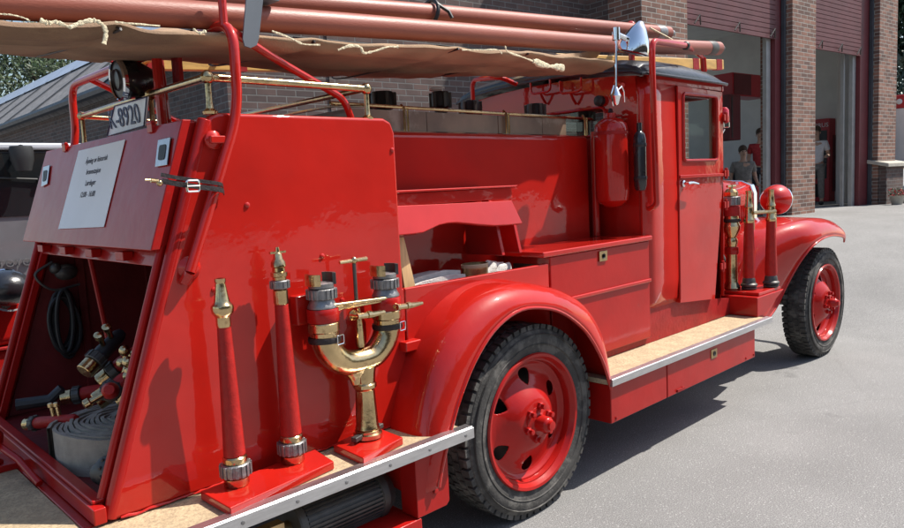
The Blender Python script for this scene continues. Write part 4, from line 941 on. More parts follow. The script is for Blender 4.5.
# straps
# dividing breeching --------------------------------------------------------------
DB = thing('dividing_breeching', 'polished brass two-way hose divider with tee handle standing on the rear step', 'hose divider', tuple(oZ(368, 437, .576)))
def L2(p): return Vector(p) - DB.location
yD = DB.location.y
def dY(px, py): return oY(px, py, yD) - DB.location
mb = MB(); mb.lathe([(.048, 0), (.052, .004), (.052, .018), (.046, .022), (.046, .03), (.040, .034)], n=28); loc(mb, 'base_coupling', 'brass', DB)
mb = MB()
for a in (0, PI): mb.box((.045, -.012, .008), (.085, .012, .026), Matrix.Rotation(a + .3, 4, 'Z'))
loc(mb, 'lug', 'steel_dark', DB, bevel=.004)
xl = dY(324, 330).x; xrr = dY(387, 320).x; cxm = (xl + xrr) / 2
mb = MB(); mb.lathe([(.044, .034), (.040, .05), (.034, .175), (.037, .178), (.042, .184), (.042, .196), (.037, .202), (.040, .235), (.045, .26), (0, .262)], (0, 0, 0), n=10); mb.lathe([(.034, .20), (.044, .225), (.066, .25), (.088, .285), (.07, .30), (0, .30)], (cxm, 0, 0), n=24, sy=.5); loc(mb, 'stem', 'brass', DB, bevel=.003)
P = [V(xl, 0, .42), V(xl + .002, 0, .385), V(xl + .014, 0, .345), V(xl + .045, 0, .308), V(xl + .09, 0, .285)]
P = smooth(P + [V(2 * cxm - p.x, 0, p.z) for p in reversed(P)], 5); mb = MB(); mb.tube(P, [.044 + .006 * abs(2 * i / (len(P) - 1) - 1) for i in range(len(P))], 20)
loc(mb, 'curved_arm', 'brass', DB)
for s_, bx_ in enumerate((xl, xrr)):
    mb = MB(); z0 = .41
    mb.lathe([(.050, z0), (.053, z0 + .004), (.053, z0 + .03), (.050, z0 + .034)], (bx_, 0, 0), n=28); loc(mb, 'brass_band', 'brass', DB)
    mb = MB(); mb.lathe([(.052, z0 + .035), (.054, z0 + .038), (.054, z0 + .078), (.052, z0 + .081)], (bx_, 0, 0), n=28); loc(mb, 'red_band', 'red_satin', DB)
    mb = MB(); mb.lathe([(.050, z0 + .082), (.050, z0 + .088), (.044, z0 + .098), (.038, z0 + .118)], (bx_, 0, 0), n=28); t_ = MB(); ring(t_, .051, z0 + .112, z0 + .148, 18); mb.add([p + V(bx_, 0, 0) for p in t_.v], t_.f); loc(mb, 'lug_ring', 'grey_alloy', DB, bevel=.0012)
    mb = MB(); mb.lathe([(.040, z0 + .149), (.043, z0 + .151), (.043, z0 + .165), (.036, z0 + .168)], (bx_, 0, 0), n=28); loc(mb, 'neck', 'grey_alloy', DB)
    for a, mm in ((2.6, 'brass'), (5.6, 'steel_dark')):
        mb = MB()
        for q in range(8):
            M = Matrix.Translation((bx_, 0, 0)) @ Matrix.Rotation(a + q * .2, 4, 'Z'); mb.box((.040, -.0062, z0 + .160), (.051, .0062, z0 + .198), M)
        loc(mb, 'claw', mm, DB)
mb = MB(); mb.tube([V(xl, -.035, .50), V(xrr, -.035, .49)], .008, 8); mb.box((xl, -.03, .478), (xrr, .03, .497)); loc(mb, 'cross_bar', 'brass', DB, bevel=.003)
mb = MB(); mb.tube([V(cxm + .005, 0, .49), V(cxm + .005, 0, .63)], .007, 10); loc(mb, 'valve_spindle', 'steel_dark', DB)
mb = MB(); mb.tube([V(cxm - .055, 0, .635), V(cxm + .06, 0, .637)], [.006, .008], 8); mb.sphere(V(cxm + .005, 0, .637), .013); loc(mb, 'tee_handle', 'brass', DB)
mb = MB(); mb.lathe([(.014, .33), (.016, .34), (.014, .40), (.008, .47)], (cxm + .01, 0, 0), n=12); loc(mb, 'drain_spout', 'brass', DB)
for (bx_, zz) in ((cxm - .04, .455), (xrr + .0, .46)):
    mb = MB(); mb.lathe([(.016, 0), (.018, .01), (.012, .02), (.010, .05)], (bx_, -.03, zz), (0, -1, 0), 12); mb.tube([V(bx_ - .01, -.075, zz), V(bx_ + .05, -.08, zz - .002), V(bx_ + .10, -.085, zz)], [.010, .011, .006], 8); mb.lathe([(.013, 0), (.013, .014)], (bx_ + .03, -.08, zz), (1, 0, 0), 8); loc(mb, 'tap_lever', 'brass', DB)
for bx_ in (xl, xrr):
    mb = MB(); mb.tube([V(bx_ + .052 * math.cos(a), .052 * math.sin(a), .385) for a in [2 * PI * i / 24 for i in range(24)]], .011, 6, closed=True, flat=.4); k = loc(mb, 'leather_strap', 'leather', DB)
    mb = MB(); mb.tube(fillet([V(bx_ + .012, -.059, .37), V(bx_ + .012, -.059, .40), V(bx_ + .042, -.051, .40), V(bx_ + .042, -.051, .37), V(bx_ + .012, -.059, .37), V(bx_ + .012, -.059, .40)], .004)[:-1], .002, 6); loc(mb, 'buckle', 'chrome', k)
mb = MB(); q = oY(297, 310, 2.09); mb.box(q + V(-.02, -.03, -.05), q + V(.06, .012, .05)); mb.build('divider_bracket', 'red_paint', FE, bevel=.006)
mb = MB(); q = oY(409, 345, 2.09); mb.box(q + V(-.04, -.03, -.02), q + V(.04, .012, .02)); mb.build('divider_bracket', 'red_paint', FE, bevel=.006)
# leather strap with buckle holding the hoop foot pipe to the lid hook
ST = thing('leather_strap', 'dark leather strap with silver buckle tied from the lid hook to the hoop', 'strap', tuple(oY(190, 188, 2.05)))
mb = MB()
P = smooth([oY(162, 181, 2.03), oY(178, 184, 2.03), oY(200, 187, 2.04), oY(221, 190, 2.05), oY(224, 193, 2.09)], 6)
for dz, k in ((0, 0), (.018, 1)):
    Q = [p + V(0, .003 * k, dz * (1 - .0 * k)) for p in P]
    for a, b in zip(Q, Q[1:]): mb.bar(a, b, .003, .015 if not k else .011)
mb.build('strap_band', 'leather', ST)
c = oY(193, 186, 2.024); mb = MB(); mb.tube(fillet([c + V(-.018, 0, -.016), c + V(-.018, 0, .016), c + V(.018, 0, .016), c + V(.018, 0, -.016), c + V(-.018, 0, -.016), c + V(-.018, 0, .016)], .006)[:-1], .0028, 6); mb.tube([c + V(-.018, -.002, 0), c + V(.02, -.003, 0)], .002, 5); mb.build('buckle', 'chrome', ST)
c = oY(158, 181, 2.02); mb = MB(); mb.tube([c, c + V(-.02, 0, .002)], .006, 8); mb.sphere(c + V(.004, 0, -.006), .009); mb.tube([c + V(-.035, 0, .004), c + V(.0, 0, .002)], .003, 6); mb.build('hook', 'brass', ST)

# front nozzles and standpipe --------------------------------------------------
def front_nozzle(t, L=.46):
    mb = MB(); mb.lathe([(.044, 0), (.05, .004), (.05, .012), (.044, .018), (.054, .022), (.054, .034), (.044, .044), (.040, .07), (.036, .078)], n=24); loc(mb, 'base_coupling', 'steel_dark', t)
    mb = MB(); mb.lathe([(.036, .078), (.040, .10), (.030, L), (.0, L)], n=24); loc(mb, 'wrapped_tube', 'hose_red', t)
    mb = MB(); mb.lathe([(.031, L), (.034, L + .005), (.034, L + .02), (.028, L + .03), (.026, L + .1), (.03, L + .106), (.022, L + .13), (.018, L + .20), (.020, L + .205), (.02, L + .215), (0, L + .215)], n=24)
    mb.tube([V(.03, 0, L + .05), V(.055, -.01, L + .05), V(.06, -.01, L - .05)], .005, 6); loc(mb, 'brass_tip', 'brass', t)
fp = oZ(749, 289, .663)
f1 = thing('fire_nozzle', 'shorter red branch pipe with brass tip, left one of the pair before the front wheel', 'fire nozzle', (fp.x, fp.y, .663), 0, 'nozzles standing on the front equipment box'); front_nozzle(f1, .45)
f2 = dup(f1); f2.location = (4.95, 1.995, .663); f2['label'] = 'shorter red branch pipe with brass tip, right one of the pair before the front wheel'
mb = MB(); a = V(fp.x, fp.y, 1.18); b = V(4.95, 1.995, 1.18); mb.tube([a + V(0, -.03, 0), b + V(0, -.03, 0)], .012, 8); tag(mb.build('retaining_bar', 'brass'), 'brass bar joining the two short nozzles before the front wheel', 'bar')
SP = thing('hydrant_standpipe', 'brass and red hydrant standpipe with tee top beside the cab door', 'standpipe', (4.74, 2.175, .663))
mb = MB(); mb.lathe([(.055, 0), (.058, .01), (.05, .03), (.040, .05), (.036, .30), (.04, .31), (.042, .33), (.036, .35)], n=24); loc(mb, 'brass_column', 'brass', SP)
mb = MB(); mb.lathe([(.043, .24), (.046, .25), (.046, .28), (.043, .29)], n=24); loc(mb, 'red_band', 'red_satin', SP)
mb = MB(); mb.lathe([(.03, .35), (.055, .40), (.06, .43), (.05, .45), (.045, .5)], n=24); loc(mb, 'brass_bowl', 'brass', SP)
mb = MB(); mb.lathe([(.056, .50), (.056, .56), (.05, .565)], n=24); loc(mb, 'red_band', 'red_dull', SP)
mb = MB(); ring(mb, .058, .57, .63, 14); loc(mb, 'lug_ring', 'grey_alloy', SP, bevel=.002)
mb = MB(); mb.lathe([(.04, .63), (.045, .64), (.045, .66), (.03, .68), (.012, .685), (.012, .71)], n=20); mb.tube([V(-.06, 0, .70), V(.06, 0, .70)], .009, 8); loc(mb, 'tee_top', 'brass', SP)
mb = MB(); mb.tube([V(.056 * math.cos(a), .056 * math.sin(a), .47) for a in [2 * PI * i / 20 for i in range(20)]], .012, 6, closed=True, flat=.4); loc(mb, 'leather_strap', 'leather', SP)
mb = MB(); mb.box((4.52, 2.30, .66), (4.56, 2.36, 1.25)); mb.box((4.56, 2.22, 1.14), (4.72, 2.26, 1.24)); mb.build('standpipe_bracket', 'red_satin', FE, bevel=.004)
mb = MB(); mb.tube([V(4.72, 2.12, .68), V(4.85, 2.3, .9), V(4.8, 2.34, 1.0)], .01, 8); mb.build('support_rod', 'black_plastic', FE)

# extinguishers on the cab rear wall
EX = thing('fire_extinguisher', 'large red cylindrical extinguisher hanging on the cab rear wall', 'extinguisher', (3.45, 2.262, 1.29))
mb = MB(); mb.lathe([(0, 0), (.05, .01), (.085, .04), (.092, .08), (.092, .43), (.086, .46), (.06, .485), (.03, .495), (.028, .52), (0, .522)], n=32); loc(mb, 'cylinder_body', 'red_paint', EX)
mb = MB(); mb.lathe([(.0925, .40), (.095, .402), (.095, .418), (.0925, .42)], n=32, cap=False); mb.box((.0, -.03, .50), (.07, .03, .512)); loc(mb, 'band', 'red_dull', EX)
mb = MB(); mb.tube([V(0, 0, .52), V(.03, .02, .54), V(.05, .03, .53)], .012, 8); loc(mb, 'valve', 'black_plastic', EX)
EX2 = thing('pump_cylinder', 'slim black cylinder hanging between the red extinguisher and the cab corner', 'cylinder', (3.50, 2.115, 1.375))
mb = MB(); mb.lathe([(0, 0), (.025, .006), (.033, .03), (.034, .06), (.034, .28), (.028, .31), (.014, .325), (.014, .37), (0, .372)], n=24); loc(mb, 'cylinder_body', 'black_gloss', EX2)
mb = MB(); mb.lathe([(.0345, .06), (.0365, .064), (.0365, .078), (.0345, .082)], n=24, cap=False); mb.lathe([(.0345, .24), (.0365, .244), (.0365, .258), (.0345, .262)], n=24, cap=False); loc(mb, 'band', 'black_rubber', EX2)

# side locker contents
PK = thing('wooden_plank', 'pale pine plank leaning in the open side locker', 'plank', tuple(oY(413, 302, 2.2)))
mb = MB(); mb.prism([oY(396, 237, 2.17), oY(404, 237, 2.17), oY(420, 305, 2.17), oY(408, 308, 2.17)], (.0, .02, 0)); mb.build('board', 'plank_wood', PK, bevel=.002)
FH = thing('folded_hose', 'flat white folded hose lengths stacked beside the pine plank', 'hose', (2.0, 2.25, .986))
for i in range(6):
    y = 2.20 + i * .03; h = .085 + .010 * math.sin(i * 2.1) + .008 * (i % 2)
    P = [V(1.88, y, .99 + h * .75), V(1.95, y + .004, .99 + h * .9), V(2.05, y - .003, .99 + h), V(2.12, y + .003, .99 + h * 1.02), V(2.20, y, .99 + h * .92)]
    mb = MB()
    for a, b in zip(P, P[1:]): mb.prism([V(a.x, a.y, .987), V(b.x, b.y, .987), b, a], (0, .022, 0))
    mb.build('hose_fold', 'hose_white', FH, bevel=.002)
BK = thing('wooden_pail', 'brown wooden pail standing in the side locker right of the white hose', 'pail', (2.30, 2.24, .986))
mb = MB(); mb.lathe([(.055, 0), (.06, .002), (.068, .115), (.062, .115), (.056, .01)], n=24, sy=.8); loc(mb, 'pail_body', 'brass_dull', BK)
mb = MB(); mb.lathe([(.0625, .03), (.0645, .032), (.0655, .045), (.0635, .047)], n=24, cap=False, sy=.8); mb.lathe([(.0675, .10), (.069, .104), (.0695, .114), (.066, .117)], n=24, cap=False, sy=.8); loc(mb, 'rim_hoop', 'trim_cream', BK)
CL = thing('folded_cloth', 'cream folded cloth bundle beyond the brown pail in the side locker', 'cloth', (2.46, 2.25, .986))
mb = MB()
for i in range(3): mb.tube([V(2.38, 2.20 + i * .04, 1.02 + .02 * i), V(2.43, 2.2 + i * .04, 1.065 + .008 * i), V(2.49, 2.21 + i * .04, 1.07), V(2.52, 2.22 + i * .04, 1.0)], .022, 8, flat=.6)
mb.build('bundle', 'hose_white', CL)

# couplings standing in the tray
def pot(px, py, y, s, label, mt='black_rubber'):
    c = oY(px, py, y); t = thing('hose_coupling', label, 'coupling', (c.x, c.y, 1.71), 0, 'black couplings in the tank tray')
    h = c.z - 1.71; mb = MB(); mb.lathe([(.035 * s, 0), (.035 * s, h * .6), (.05 * s, h * .66), (.052 * s, h * .9), (.046 * s, h), (.036 * s, h), (.034 * s, h * .85), (0, h * .85)], n=20); loc(mb, 'coupling_body', mt, t)
    mb = MB()
    for i in range(6): mb.box((.044 * s, -.008, h * .62), (.062 * s, .008, h * .98), Matrix.Rotation(i * PI / 3 + .2, 4, 'Z'))
    loc(mb, 'lugs', 'steel_dark', t, bevel=.003)
    return t, c
pot(382, 92, 2.75, 1.1, 'black coupling in the tank tray just right of the brass rail end')
t_, c_ = pot(440, 92, 2.62, .9, 'black coupling with white-edged collar, second in the tank tray')
mb = MB(); mb.tube([V(.05 * math.cos(a), .05 * math.sin(a), c_.z - 1.71 + .014) for a in [PI * .2 + i * PI * 1.2 / 12 for i in range(13)]], .006, 6); loc(mb, 'white_edge', 'white_paint', t_)
pot(470, 101, 2.9, 1.1, 'black coupling in the tray below the far red grab handle')
pot(535, 104, 2.62, 1.0, 'black coupling in the tray before the fork brackets')
pot(583, 112, 2.6, 1.2, 'black coupling at the tray end before the cab rear window')

# rear compartment contents -------------------------------------------------------------
HR = thing('hose_roll', 'grey flat hose coiled on the rear compartment floor', 'hose roll', (.89, 2.60, .573))
mb = MB(); P = []
for i in range(300):
    a = i / 24 * 2 * PI; r = .05 + .0165 * i / 24; P.append((a, r))
rows = []
for a, r in P:
    d = V(math.cos(a), math.sin(a), 0); o = d * r; zz = .125 + .006 * math.sin(a * 3.1 + r * 40) + (.006 if r < .2 else 0)
    rows.append([o + V(0, 0, .0), o + d * .011, o + d * .011 + V(0, 0, zz), o + V(0, 0, zz)])
vs = [p for r in rows for p in r]; fs = []
for i in range(len(rows) - 1):
    for j in range(4): fs.append((i * 4 + j, i * 4 + (j + 1) % 4, (i + 1) * 4 + (j + 1) % 4, (i + 1) * 4 + j))
mb.add(vs, fs); loc(mb, 'coiled_hose', 'hose_grey', HR, auto=50)
hc = oZ(105, 472, .63); hl_ = hc - HR.location
mb = MB(); mb.lathe([(.03, -.03), (.035, -.02), (.035, 0), (.048, .004), (.05, .012), (.05, .05), (.046, .056), (.035, .056), (.033, .05), (0, .05)], hl_, V(.35, -.6, .15), 24)
q = V(.35, -.6, .15).normalized().to_track_quat('Z', 'Y')
for i in range(12):
    a = 2 * PI * i / 12; c = hl_ + q @ V(.049 * math.cos(a), .049 * math.sin(a), .03); mb.sphere(c, .007, (1, 1, 1), 6)
loc(mb, 'end_coupling', 'steel_dark', HR)
def comp_nozzle(px, pz, d, label, L, mt, scale=1.0, red=True, spin=0):
    p = oZ(*px, pz); t = thing('fire_nozzle', label, 'fire nozzle', tuple(p), 0, 'nozzles lying in the rear compartment')
    mb = MB(); mb.lathe([(.035, 0), (.038, .003), (.038, .05), (.03, .054)], n=20); loc(mb, 'brass_mouth', 'brass', t)
    mb = MB(); ring(mb, .046, .055, .095, 10); loc(mb, 'lug_ring', 'steel_dark', t, bevel=.002)
    mb = MB(); mb.lathe([(.034, .096), (.036, .12), (.03, L), (.02, L + .02), (0, L + .02)], n=20); loc(mb, 'wrapped_tube', mt, t)
    mb = MB(); mb.lathe([(.012, 0), (.012, .05), (.02, .055), (.02, .075), (.012, .08), (0, .082)], (0, .03, L * .6), (0, 1, 0), 12); mb.lathe([(.012, 0), (.012, .05), (.02, .055), (.02, .075), (.012, .08), (0, .082)], (0, .03, L * .6 + .05), (0, 1, 0), 12); loc(mb, 'tap', 'brass', t)
    place_local(t, d, spin); t.scale = (scale,) * 3; return t
comp_nozzle((27, 424), .66, (.35, -.9, .16), 'red branch with dark lug ring lying at the left of the rear compartment', .42, 'hose_red', .62)
comp_nozzle((96, 402), .80, (.62, -.1, .35), 'red branch with bright brass mouth lying over the hose roll', .24, 'hose_red', .85, spin=1.2)
comp_nozzle((100, 382), .82, (.5, -.25, .40), 'red branch with dark ring behind the bright mouthed one', .24, 'hose_red', .8, spin=1.4)
comp_nozzle((122, 400), .80, (.3, -.6, .35), 'short brass mouthed branch closest to the compartment right edge', .18, 'black_rubber', .75)
comp_nozzle((84, 372), .88, (.5, .15, .35), 'dark rubber ended branch leaning at the back of the hose pile', .22, 'black_rubber', .8, spin=.4)
comp_nozzle((62, 398), .72, (.75, -.5, .1), 'second red branch with brass taps behind the left one', .30, 'hose_red', .75, spin=2.8)
comp_nozzle((112, 392), .84, (-.3, -.8, .25), 'crosswise red branch half hidden by the bright brass mouths', .2, 'hose_red', .75, spin=2.0)
BT = thing('brass_tap_cluster', 'cluster of small brass tap knobs glinting at the compartment right edge', 'taps', tuple(oZ(128, 362, .92)))
mb = MB()
for dx, dy, dz in ((0, 0, 0), (.02, -.05, .0), (.01, .05, .03), (.05, -.02, .03)):
    c = BT.location + V(dx, dy, dz); mb.sphere(c, .02, n=12); mb.lathe([(.008, -.08), (.01, -.03), (.008, 0)], c, (0, .1, 1), 10); mb.lathe([(.02, -.085), (.02, -.07), (.01, -.05)], c, (0, .1, 1), 10)
mb.build('tap_knobs', 'brass', BT)
mb = MB(); c = V(1.25, 3.0, .66); mb.lathe([(.18, -.09), (.17, .08), (.13, .17), (.1, .18), (0, .18)], c, (0, 0, 1), 20); mb.lathe([(.02, -.09), (.02, .25)], c + V(.1, -.1, 0), (0, 0, 1), 8)
tag(mb.build('hand_pump_base', 'black_rubber'), 'dark rounded pump body at the back of the rear compartment', 'pump')
mb = MB(); mb.tube([oZ(16, 405, .72), oZ(50, 400, .72), oZ(62, 388, .76)], [.022, .022, .018], 10); tag(mb.build('dark_handle', 'black_rubber'), 'dark rubber handle lying across the left of the rear compartment', 'handle')
# coiled cable on the inner far wall
CB = thing('coiled_cable', 'black cable coil hanging on the far inner wall of the rear compartment', 'cable', tuple(oY(62, 320, 3.42)))
mb = MB(); c = CB.location
for k in range(7):
    rx, rz__ = .040 + .007 * (k % 3), .115 + .010 * (k % 4)
    mb.tube([c + V(rx * math.cos(a) + .01 * math.sin(k * 3 + a), -.012 * k * .6, rz__ * math.sin(a) - .02 * (k % 2)) for a in [2 * PI * i / 26 for i in range(26)]], .009, 7, closed=True)
mb.build('coil', 'black_rubber', CB)
mb = MB(); c = oY(66, 272, 3.40); mb.sphere(c, .04, (1.2, .7, .9)); mb.sphere(c + V(-.04, 0, .02), .025); mb.tube(smooth([c + V(-.05, 0, .05), c + V(-.12, 0, 0), c + V(-.06, 0, -.07), c + V(.05, 0, -.06)], 6), .006, 6)
tag(mb.build('hand_lamp', 'steel_dark'), 'small dark hand lamp hanging at the top of the compartment inner wall', 'lamp')

# ================================================================== SURROUNDINGS
# grey van behind the engine, seen past the rear lid
yv = 6.6; vz = gz(1.6, yv)
ztop = oY(20, 143, yv).z; zg = oY(10, 208, yv).z; ztx = oY(22, 262, yv).z; xt = oY(22, 262, yv).x
VAN = thing('van', 'grey van with black tinted rear window parked beyond the rear lid at far left', 'van', (xt, yv, vz))
x0, x1 = xt - .88, xt + .88
mb = MB(); mb.box((x0, yv, vz + .35), (x1, yv + 4.7, ztop - .03)); mb.build('body', 'van_grey', VAN, bevel=.10, seg=4)
mb = MB(); mb.box((x0 + .05, yv - .03, ztop - .055), (x1 - .05, yv + .6, ztop)); mb.build('roof_spoiler', 'van_silver', VAN, bevel=.02)
mb = MB(); P = [V(x0 + .08, yv - .012, ztop - .08), V(x1 - .08, yv - .012, ztop - .08), V(x1 - .1, yv - .012, zg + .05)] + [V(xt + .78 * math.cos(a), yv - .012, zg + .05 - .12 * math.sin(a)) for a in [PI * k / 14 for k in range(1, 14)]] + [V(x0 + .1, yv - .012, zg + .05)]
mb.prism(P, (0, .03, 0)); gl = mb.build('rear_window', 'tinted_glass', VAN)
mb = MB(); mb.tube([(xt + .2, yv - .03, zg + .22), (xt - .1, yv - .025, zg + .24), (xt - .5, yv - .025, zg + .2)], .008, 6); mb.sphere((xt + .2, yv - .03, zg + .22), .03); mb.build('wiper', 'black_plastic', gl)
c = oY(22, 157, yv - .12); mb = MB(); mb.lathe([(0, -.12), (.06, -.11), (.085, -.02), (.088, .06), (.08, .085), (0, .09)], c, (0, 0, 1), 16, sy=.6); mb.tube([c + V(0, 0, .08), V(c.x, yv, ztop - .05)], .02, 8); mb.build('corner_mirror', 'black_plastic', VAN)
mb = MB(); text_mesh(mb, 'TOYOTA', .085, (xt, yv - .016, ztx - .03), (1, 0, 0), (0, 0, 1), .006); mb.build('badge', 'grey_alloy', VAN)
mb = MB(); mb.box((x0 + .02, yv - .1, vz + .38), (x1 - .02, yv + .1, vz + .62)); mb.build('bumper', 'van_grey', VAN, bevel=.04)
for s_, xx in ((0, x0 + .03), (1, x1 - .17)):
    mb = MB(); mb.box((xx, yv - .02, vz + .75), (xx + .14, yv + .03, vz + 1.15)); mb.build('tail_light', 'lamp_red', VAN, bevel=.02)
for xx in (x0 + .1, x1 - .1):
    for yy in (yv + .8, yv + 3.7):
        mb = MB(); mb.lathe([(.2, -.1), (.32, -.1), (.34, -.06), (.34, .06), (.32, .1), (.2, .1)], (xx, yy, vz + .34), (1, 0, 0), 28); wv_ = mb.build('wheel', 'rubber', VAN)
        mb = MB(); mb.lathe([(0, -.104), (.2, -.102), (.2, .102), (0, .104)], (xx, yy, vz + .34), (1, 0, 0), 20); mb.build('rim', 'aluminium', wv_)
# small red pump trailer left of the engine
PT = thing('pump_trailer', 'small red motor pump trailer with black domed lamp beside the engine left rear corner', 'trailer', (.66, 4.65, 0))
mb = MB(); mb.box((.30, 4.28, .36), (.97, 5.05, .72)); mb.build('lower_body', 'red_satin', PT, bevel=.02)
mb = MB(); mb.box((.29, 4.27, .735), (.98, 5.06, .99)); mb.build('bonnet', 'red_satin', PT, bevel=.05, seg=4)
mb = MB(); mb.box((.285, 4.262, .72), (.985, 5.066, .735)); mb.build('seam_strip', 'red_dull', PT, bevel=.003)
c = oY(7, 288, 4.2); mb = MB(); mb.sphere(c, .115, (1.0, 1.0, .8), 20); mb.tube([c, c + V(0, .15, -.16)], .03, 8); hl = mb.build('lamp_housing', 'black_gloss', PT)
mb = MB(); mb.lathe([(.105, -.005), (.112, 0), (.105, .008)], c + V(0, -.01, -.01), V(.2, -.9, .25), 28, cap=False); mb.build('lamp_rim', 'chrome', hl)
for xx in (.26, 1.01):
    mb = MB(); mb.lathe([(.17, -.05), (.25, -.05), (.27, -.02), (.27, .02), (.25, .05), (.17, .05)], (xx, 4.75, .27), (1, 0, 0), 28); wv_ = mb.build('wheel', 'rubber', PT)
    mb = MB(); mb.lathe([(0, -.054), (.17, -.052), (.17, .052), (0, .054)], (xx, 4.75, .27), (1, 0, 0), 20); mb.build('rim', 'red_satin', wv_)

# white box truck past the last pier
ZG = .62
def wF(u, n, z): return U * u + NN * n + V(0, 0, z)
d = ray(892, 150); pt = CAM + d * 18.0
WT = thing('box_truck', 'white box truck with red top edge and lamps beyond the last brick pier', 'truck', (pt.x, pt.y, gz(pt.x, pt.y)), AZ)
zt2 = (CAM + ray(900, 96) * 18.0).z - gz(pt.x, pt.y); zr2 = (CAM + ray(900, 109) * 18.0).z - gz(pt.x, pt.y)
mb = MB(); mb.box((0, -2.3, .95), (5.5, .0, zr2)); mb.box((-.02, -2.3, .75), (5.5, 0, .95)); loc(mb, 'cargo_box', 'white_paint', WT, bevel=.02)
mb = MB(); mb.box((-.01, -2.31, zr2), (5.5, .01, zt2)); rb = loc(mb, 'red_header', 'vend_red', WT, bevel=.02)
for yy in (-.15, -.45, -2.1):
    mb = MB(); mb.lathe([(.07, 0), (.06, .03), (0, .05)], (-.01, yy, (zt2 + zr2) / 2), (-1, 0, 0), 14); loc(mb, 'lamp', 'white_paint', rb)
for yy in (-.25, -2.05):
    for xx in (1.0, 4.6):
        mb = MB(); mb.lathe([(.0, -.13), (.45, -.13), (.48, -.08), (.48, .08), (.45, .13), (0, .13)], (xx, yy, .48), (0, 1, 0), 28); loc(mb, 'wheel', 'rubber', WT)
mb = MB(); mb.box((5.6, -2.2, .6), (7.2, -.1, 2.4)); loc(mb, 'cab', 'vend_red', WT, bevel=.1)
# planter by the pier
pp = CAM + ray(897, 200) * 15.2; gz_ = gz(pp.x, pp.y)
PL = thing('planter', 'round planter with reddish flowers at the foot of the last brick pier', 'planter', (pp.x, pp.y, gz_)); PL.scale = (.7, .7, .7)
mb = MB(); mb.lathe([(.14, 0), (.2, .25), (.22, .27), (.19, .27), (.17, .2), (0, .2)], n=20); loc(mb, 'pot', 'concrete', PL)
mb = MB(); rr_ = random.Random(5)
for i in range(260):
    a = rr_.random() * 6.28; r = .24 * rr_.random() ** .5; p = V(r * math.cos(a), r * math.sin(a), .27 + .22 * rr_.random()); u_ = V(rr_.gauss(0, 1), rr_.gauss(0, 1), rr_.gauss(0, 1)).normalized(); v_ = u_.orthogonal().normalized(); mb.cur = i % 3 == 0
    mb.add([p - u_ * .035, p + v_ * .018, p + u_ * .035, p - v_ * .018], [(0, 1, 2, 3)])
mb.mi = [int(x) for x in mb.mi]; loc(mb, 'flowers', ['leaf_dark', 'cloth_red'], PL)

# things inside the bays
def at(px, py, n):
    q = oF(px, py, n); return q
nV = 8.4
a = at(829, 206, nV); bt = at(829, 118, nV); e_ = at(840, 118, nV)
VM = thing('vending_machine', 'red soft drink vending machine lettered BRUS standing inside the right hand bay', 'vending machine', tuple(wF(a.x, nV, ZG)), AZ)
hV = bt.z - ZG; dV = e_.x - a.x
mb = MB(); mb.box((0, 0, 0), (dV, .9, hV)); loc(mb, 'cabinet', 'vend_red', VM, bevel=.02)
mb = MB(); mb.box((-.012, .06, hV * .28), (-.002, .84, hV * .86)); fp_ = loc(mb, 'display_panel', 'black_gloss', VM)
mb = MB(); mb.box((-.018, .12, hV * .62), (-.013, .26, hV * .74)); loc(mb, 'price_card', 'paper', fp_)
mb = MB(); mb.box((-.012, .12, .12), (-.002, .78, hV * .22)); loc(mb, 'delivery_hatch', 'cab_interior', VM)
mb = MB(); text_mesh(mb, 'BRUS', .15, (-.006, .20, hV * .90), (0, -1, 0), (0, 0, 1), .003); loc(mb, 'lettering', 'white_paint', VM)
mb = MB(); mb.box((dV * .3, -.012, .25), (dV * .7, -.002, hV * .8)); loc(mb, 'side_panel', 'maroon_frame', VM)
mb = MB()
c0 = at(733, 72, 9.0); c1 = at(768, 98, 9.0); mb = MB()
HC = thing('wall_cabinet', 'red cabinet hanging high inside the left hand bay', 'cabinet', tuple(wF(c0.x, 9.0, c1.z)), AZ)
mb.box((0, 0, 0), (c1.x - c0.x, .5, c0.z - c1.z)); loc(mb, 'cabinet_body', 'vend_red', HC, bevel=.02)
mb = MB(); mb.box((.03, -.012, .03), ((c1.x - c0.x) / 2 - .01, -.002, c0.z - c1.z - .03)); loc(mb, 'cabinet_door', 'maroon_frame', HC)
c0 = at(730, 94, 8.8); c1 = at(741, 140, 8.8)
HP = thing('wall_locker', 'tall dark red locker on the inner wall of the left hand bay below the cabinet', 'locker', tuple(wF(c0.x, 8.8, c1.z)), AZ)
mb = MB(); mb.box((0, 0, 0), (c1.x - c0.x, .4, c0.z - c1.z)); loc(mb, 'locker_body', 'maroon_frame', HP, bevel=.02)
mb = MB(); mb.box((.05, -.01, .05), (.10, -.002, c0.z - c1.z - .05)); loc(mb, 'handle_strip', 'steel_dark', HP)
c0 = at(767, 95, 8.0); c1 = at(766, 150, 8.0)
mb = MB(); P = [wF(c0.x, 8.0, 4.6), wF(c0.x + .02, 8.0, c0.z), wF(c0.x - .03, 8.0, (c0.z + c1.z) / 2), wF(c1.x, 8.0, c1.z)]; mb.tube(smooth(P, 6), .03, 8)
tag(mb.build('hanging_cable', 'steel_dark'), 'dark supply cable hanging from the ceiling near the left bay door rail', 'cable')

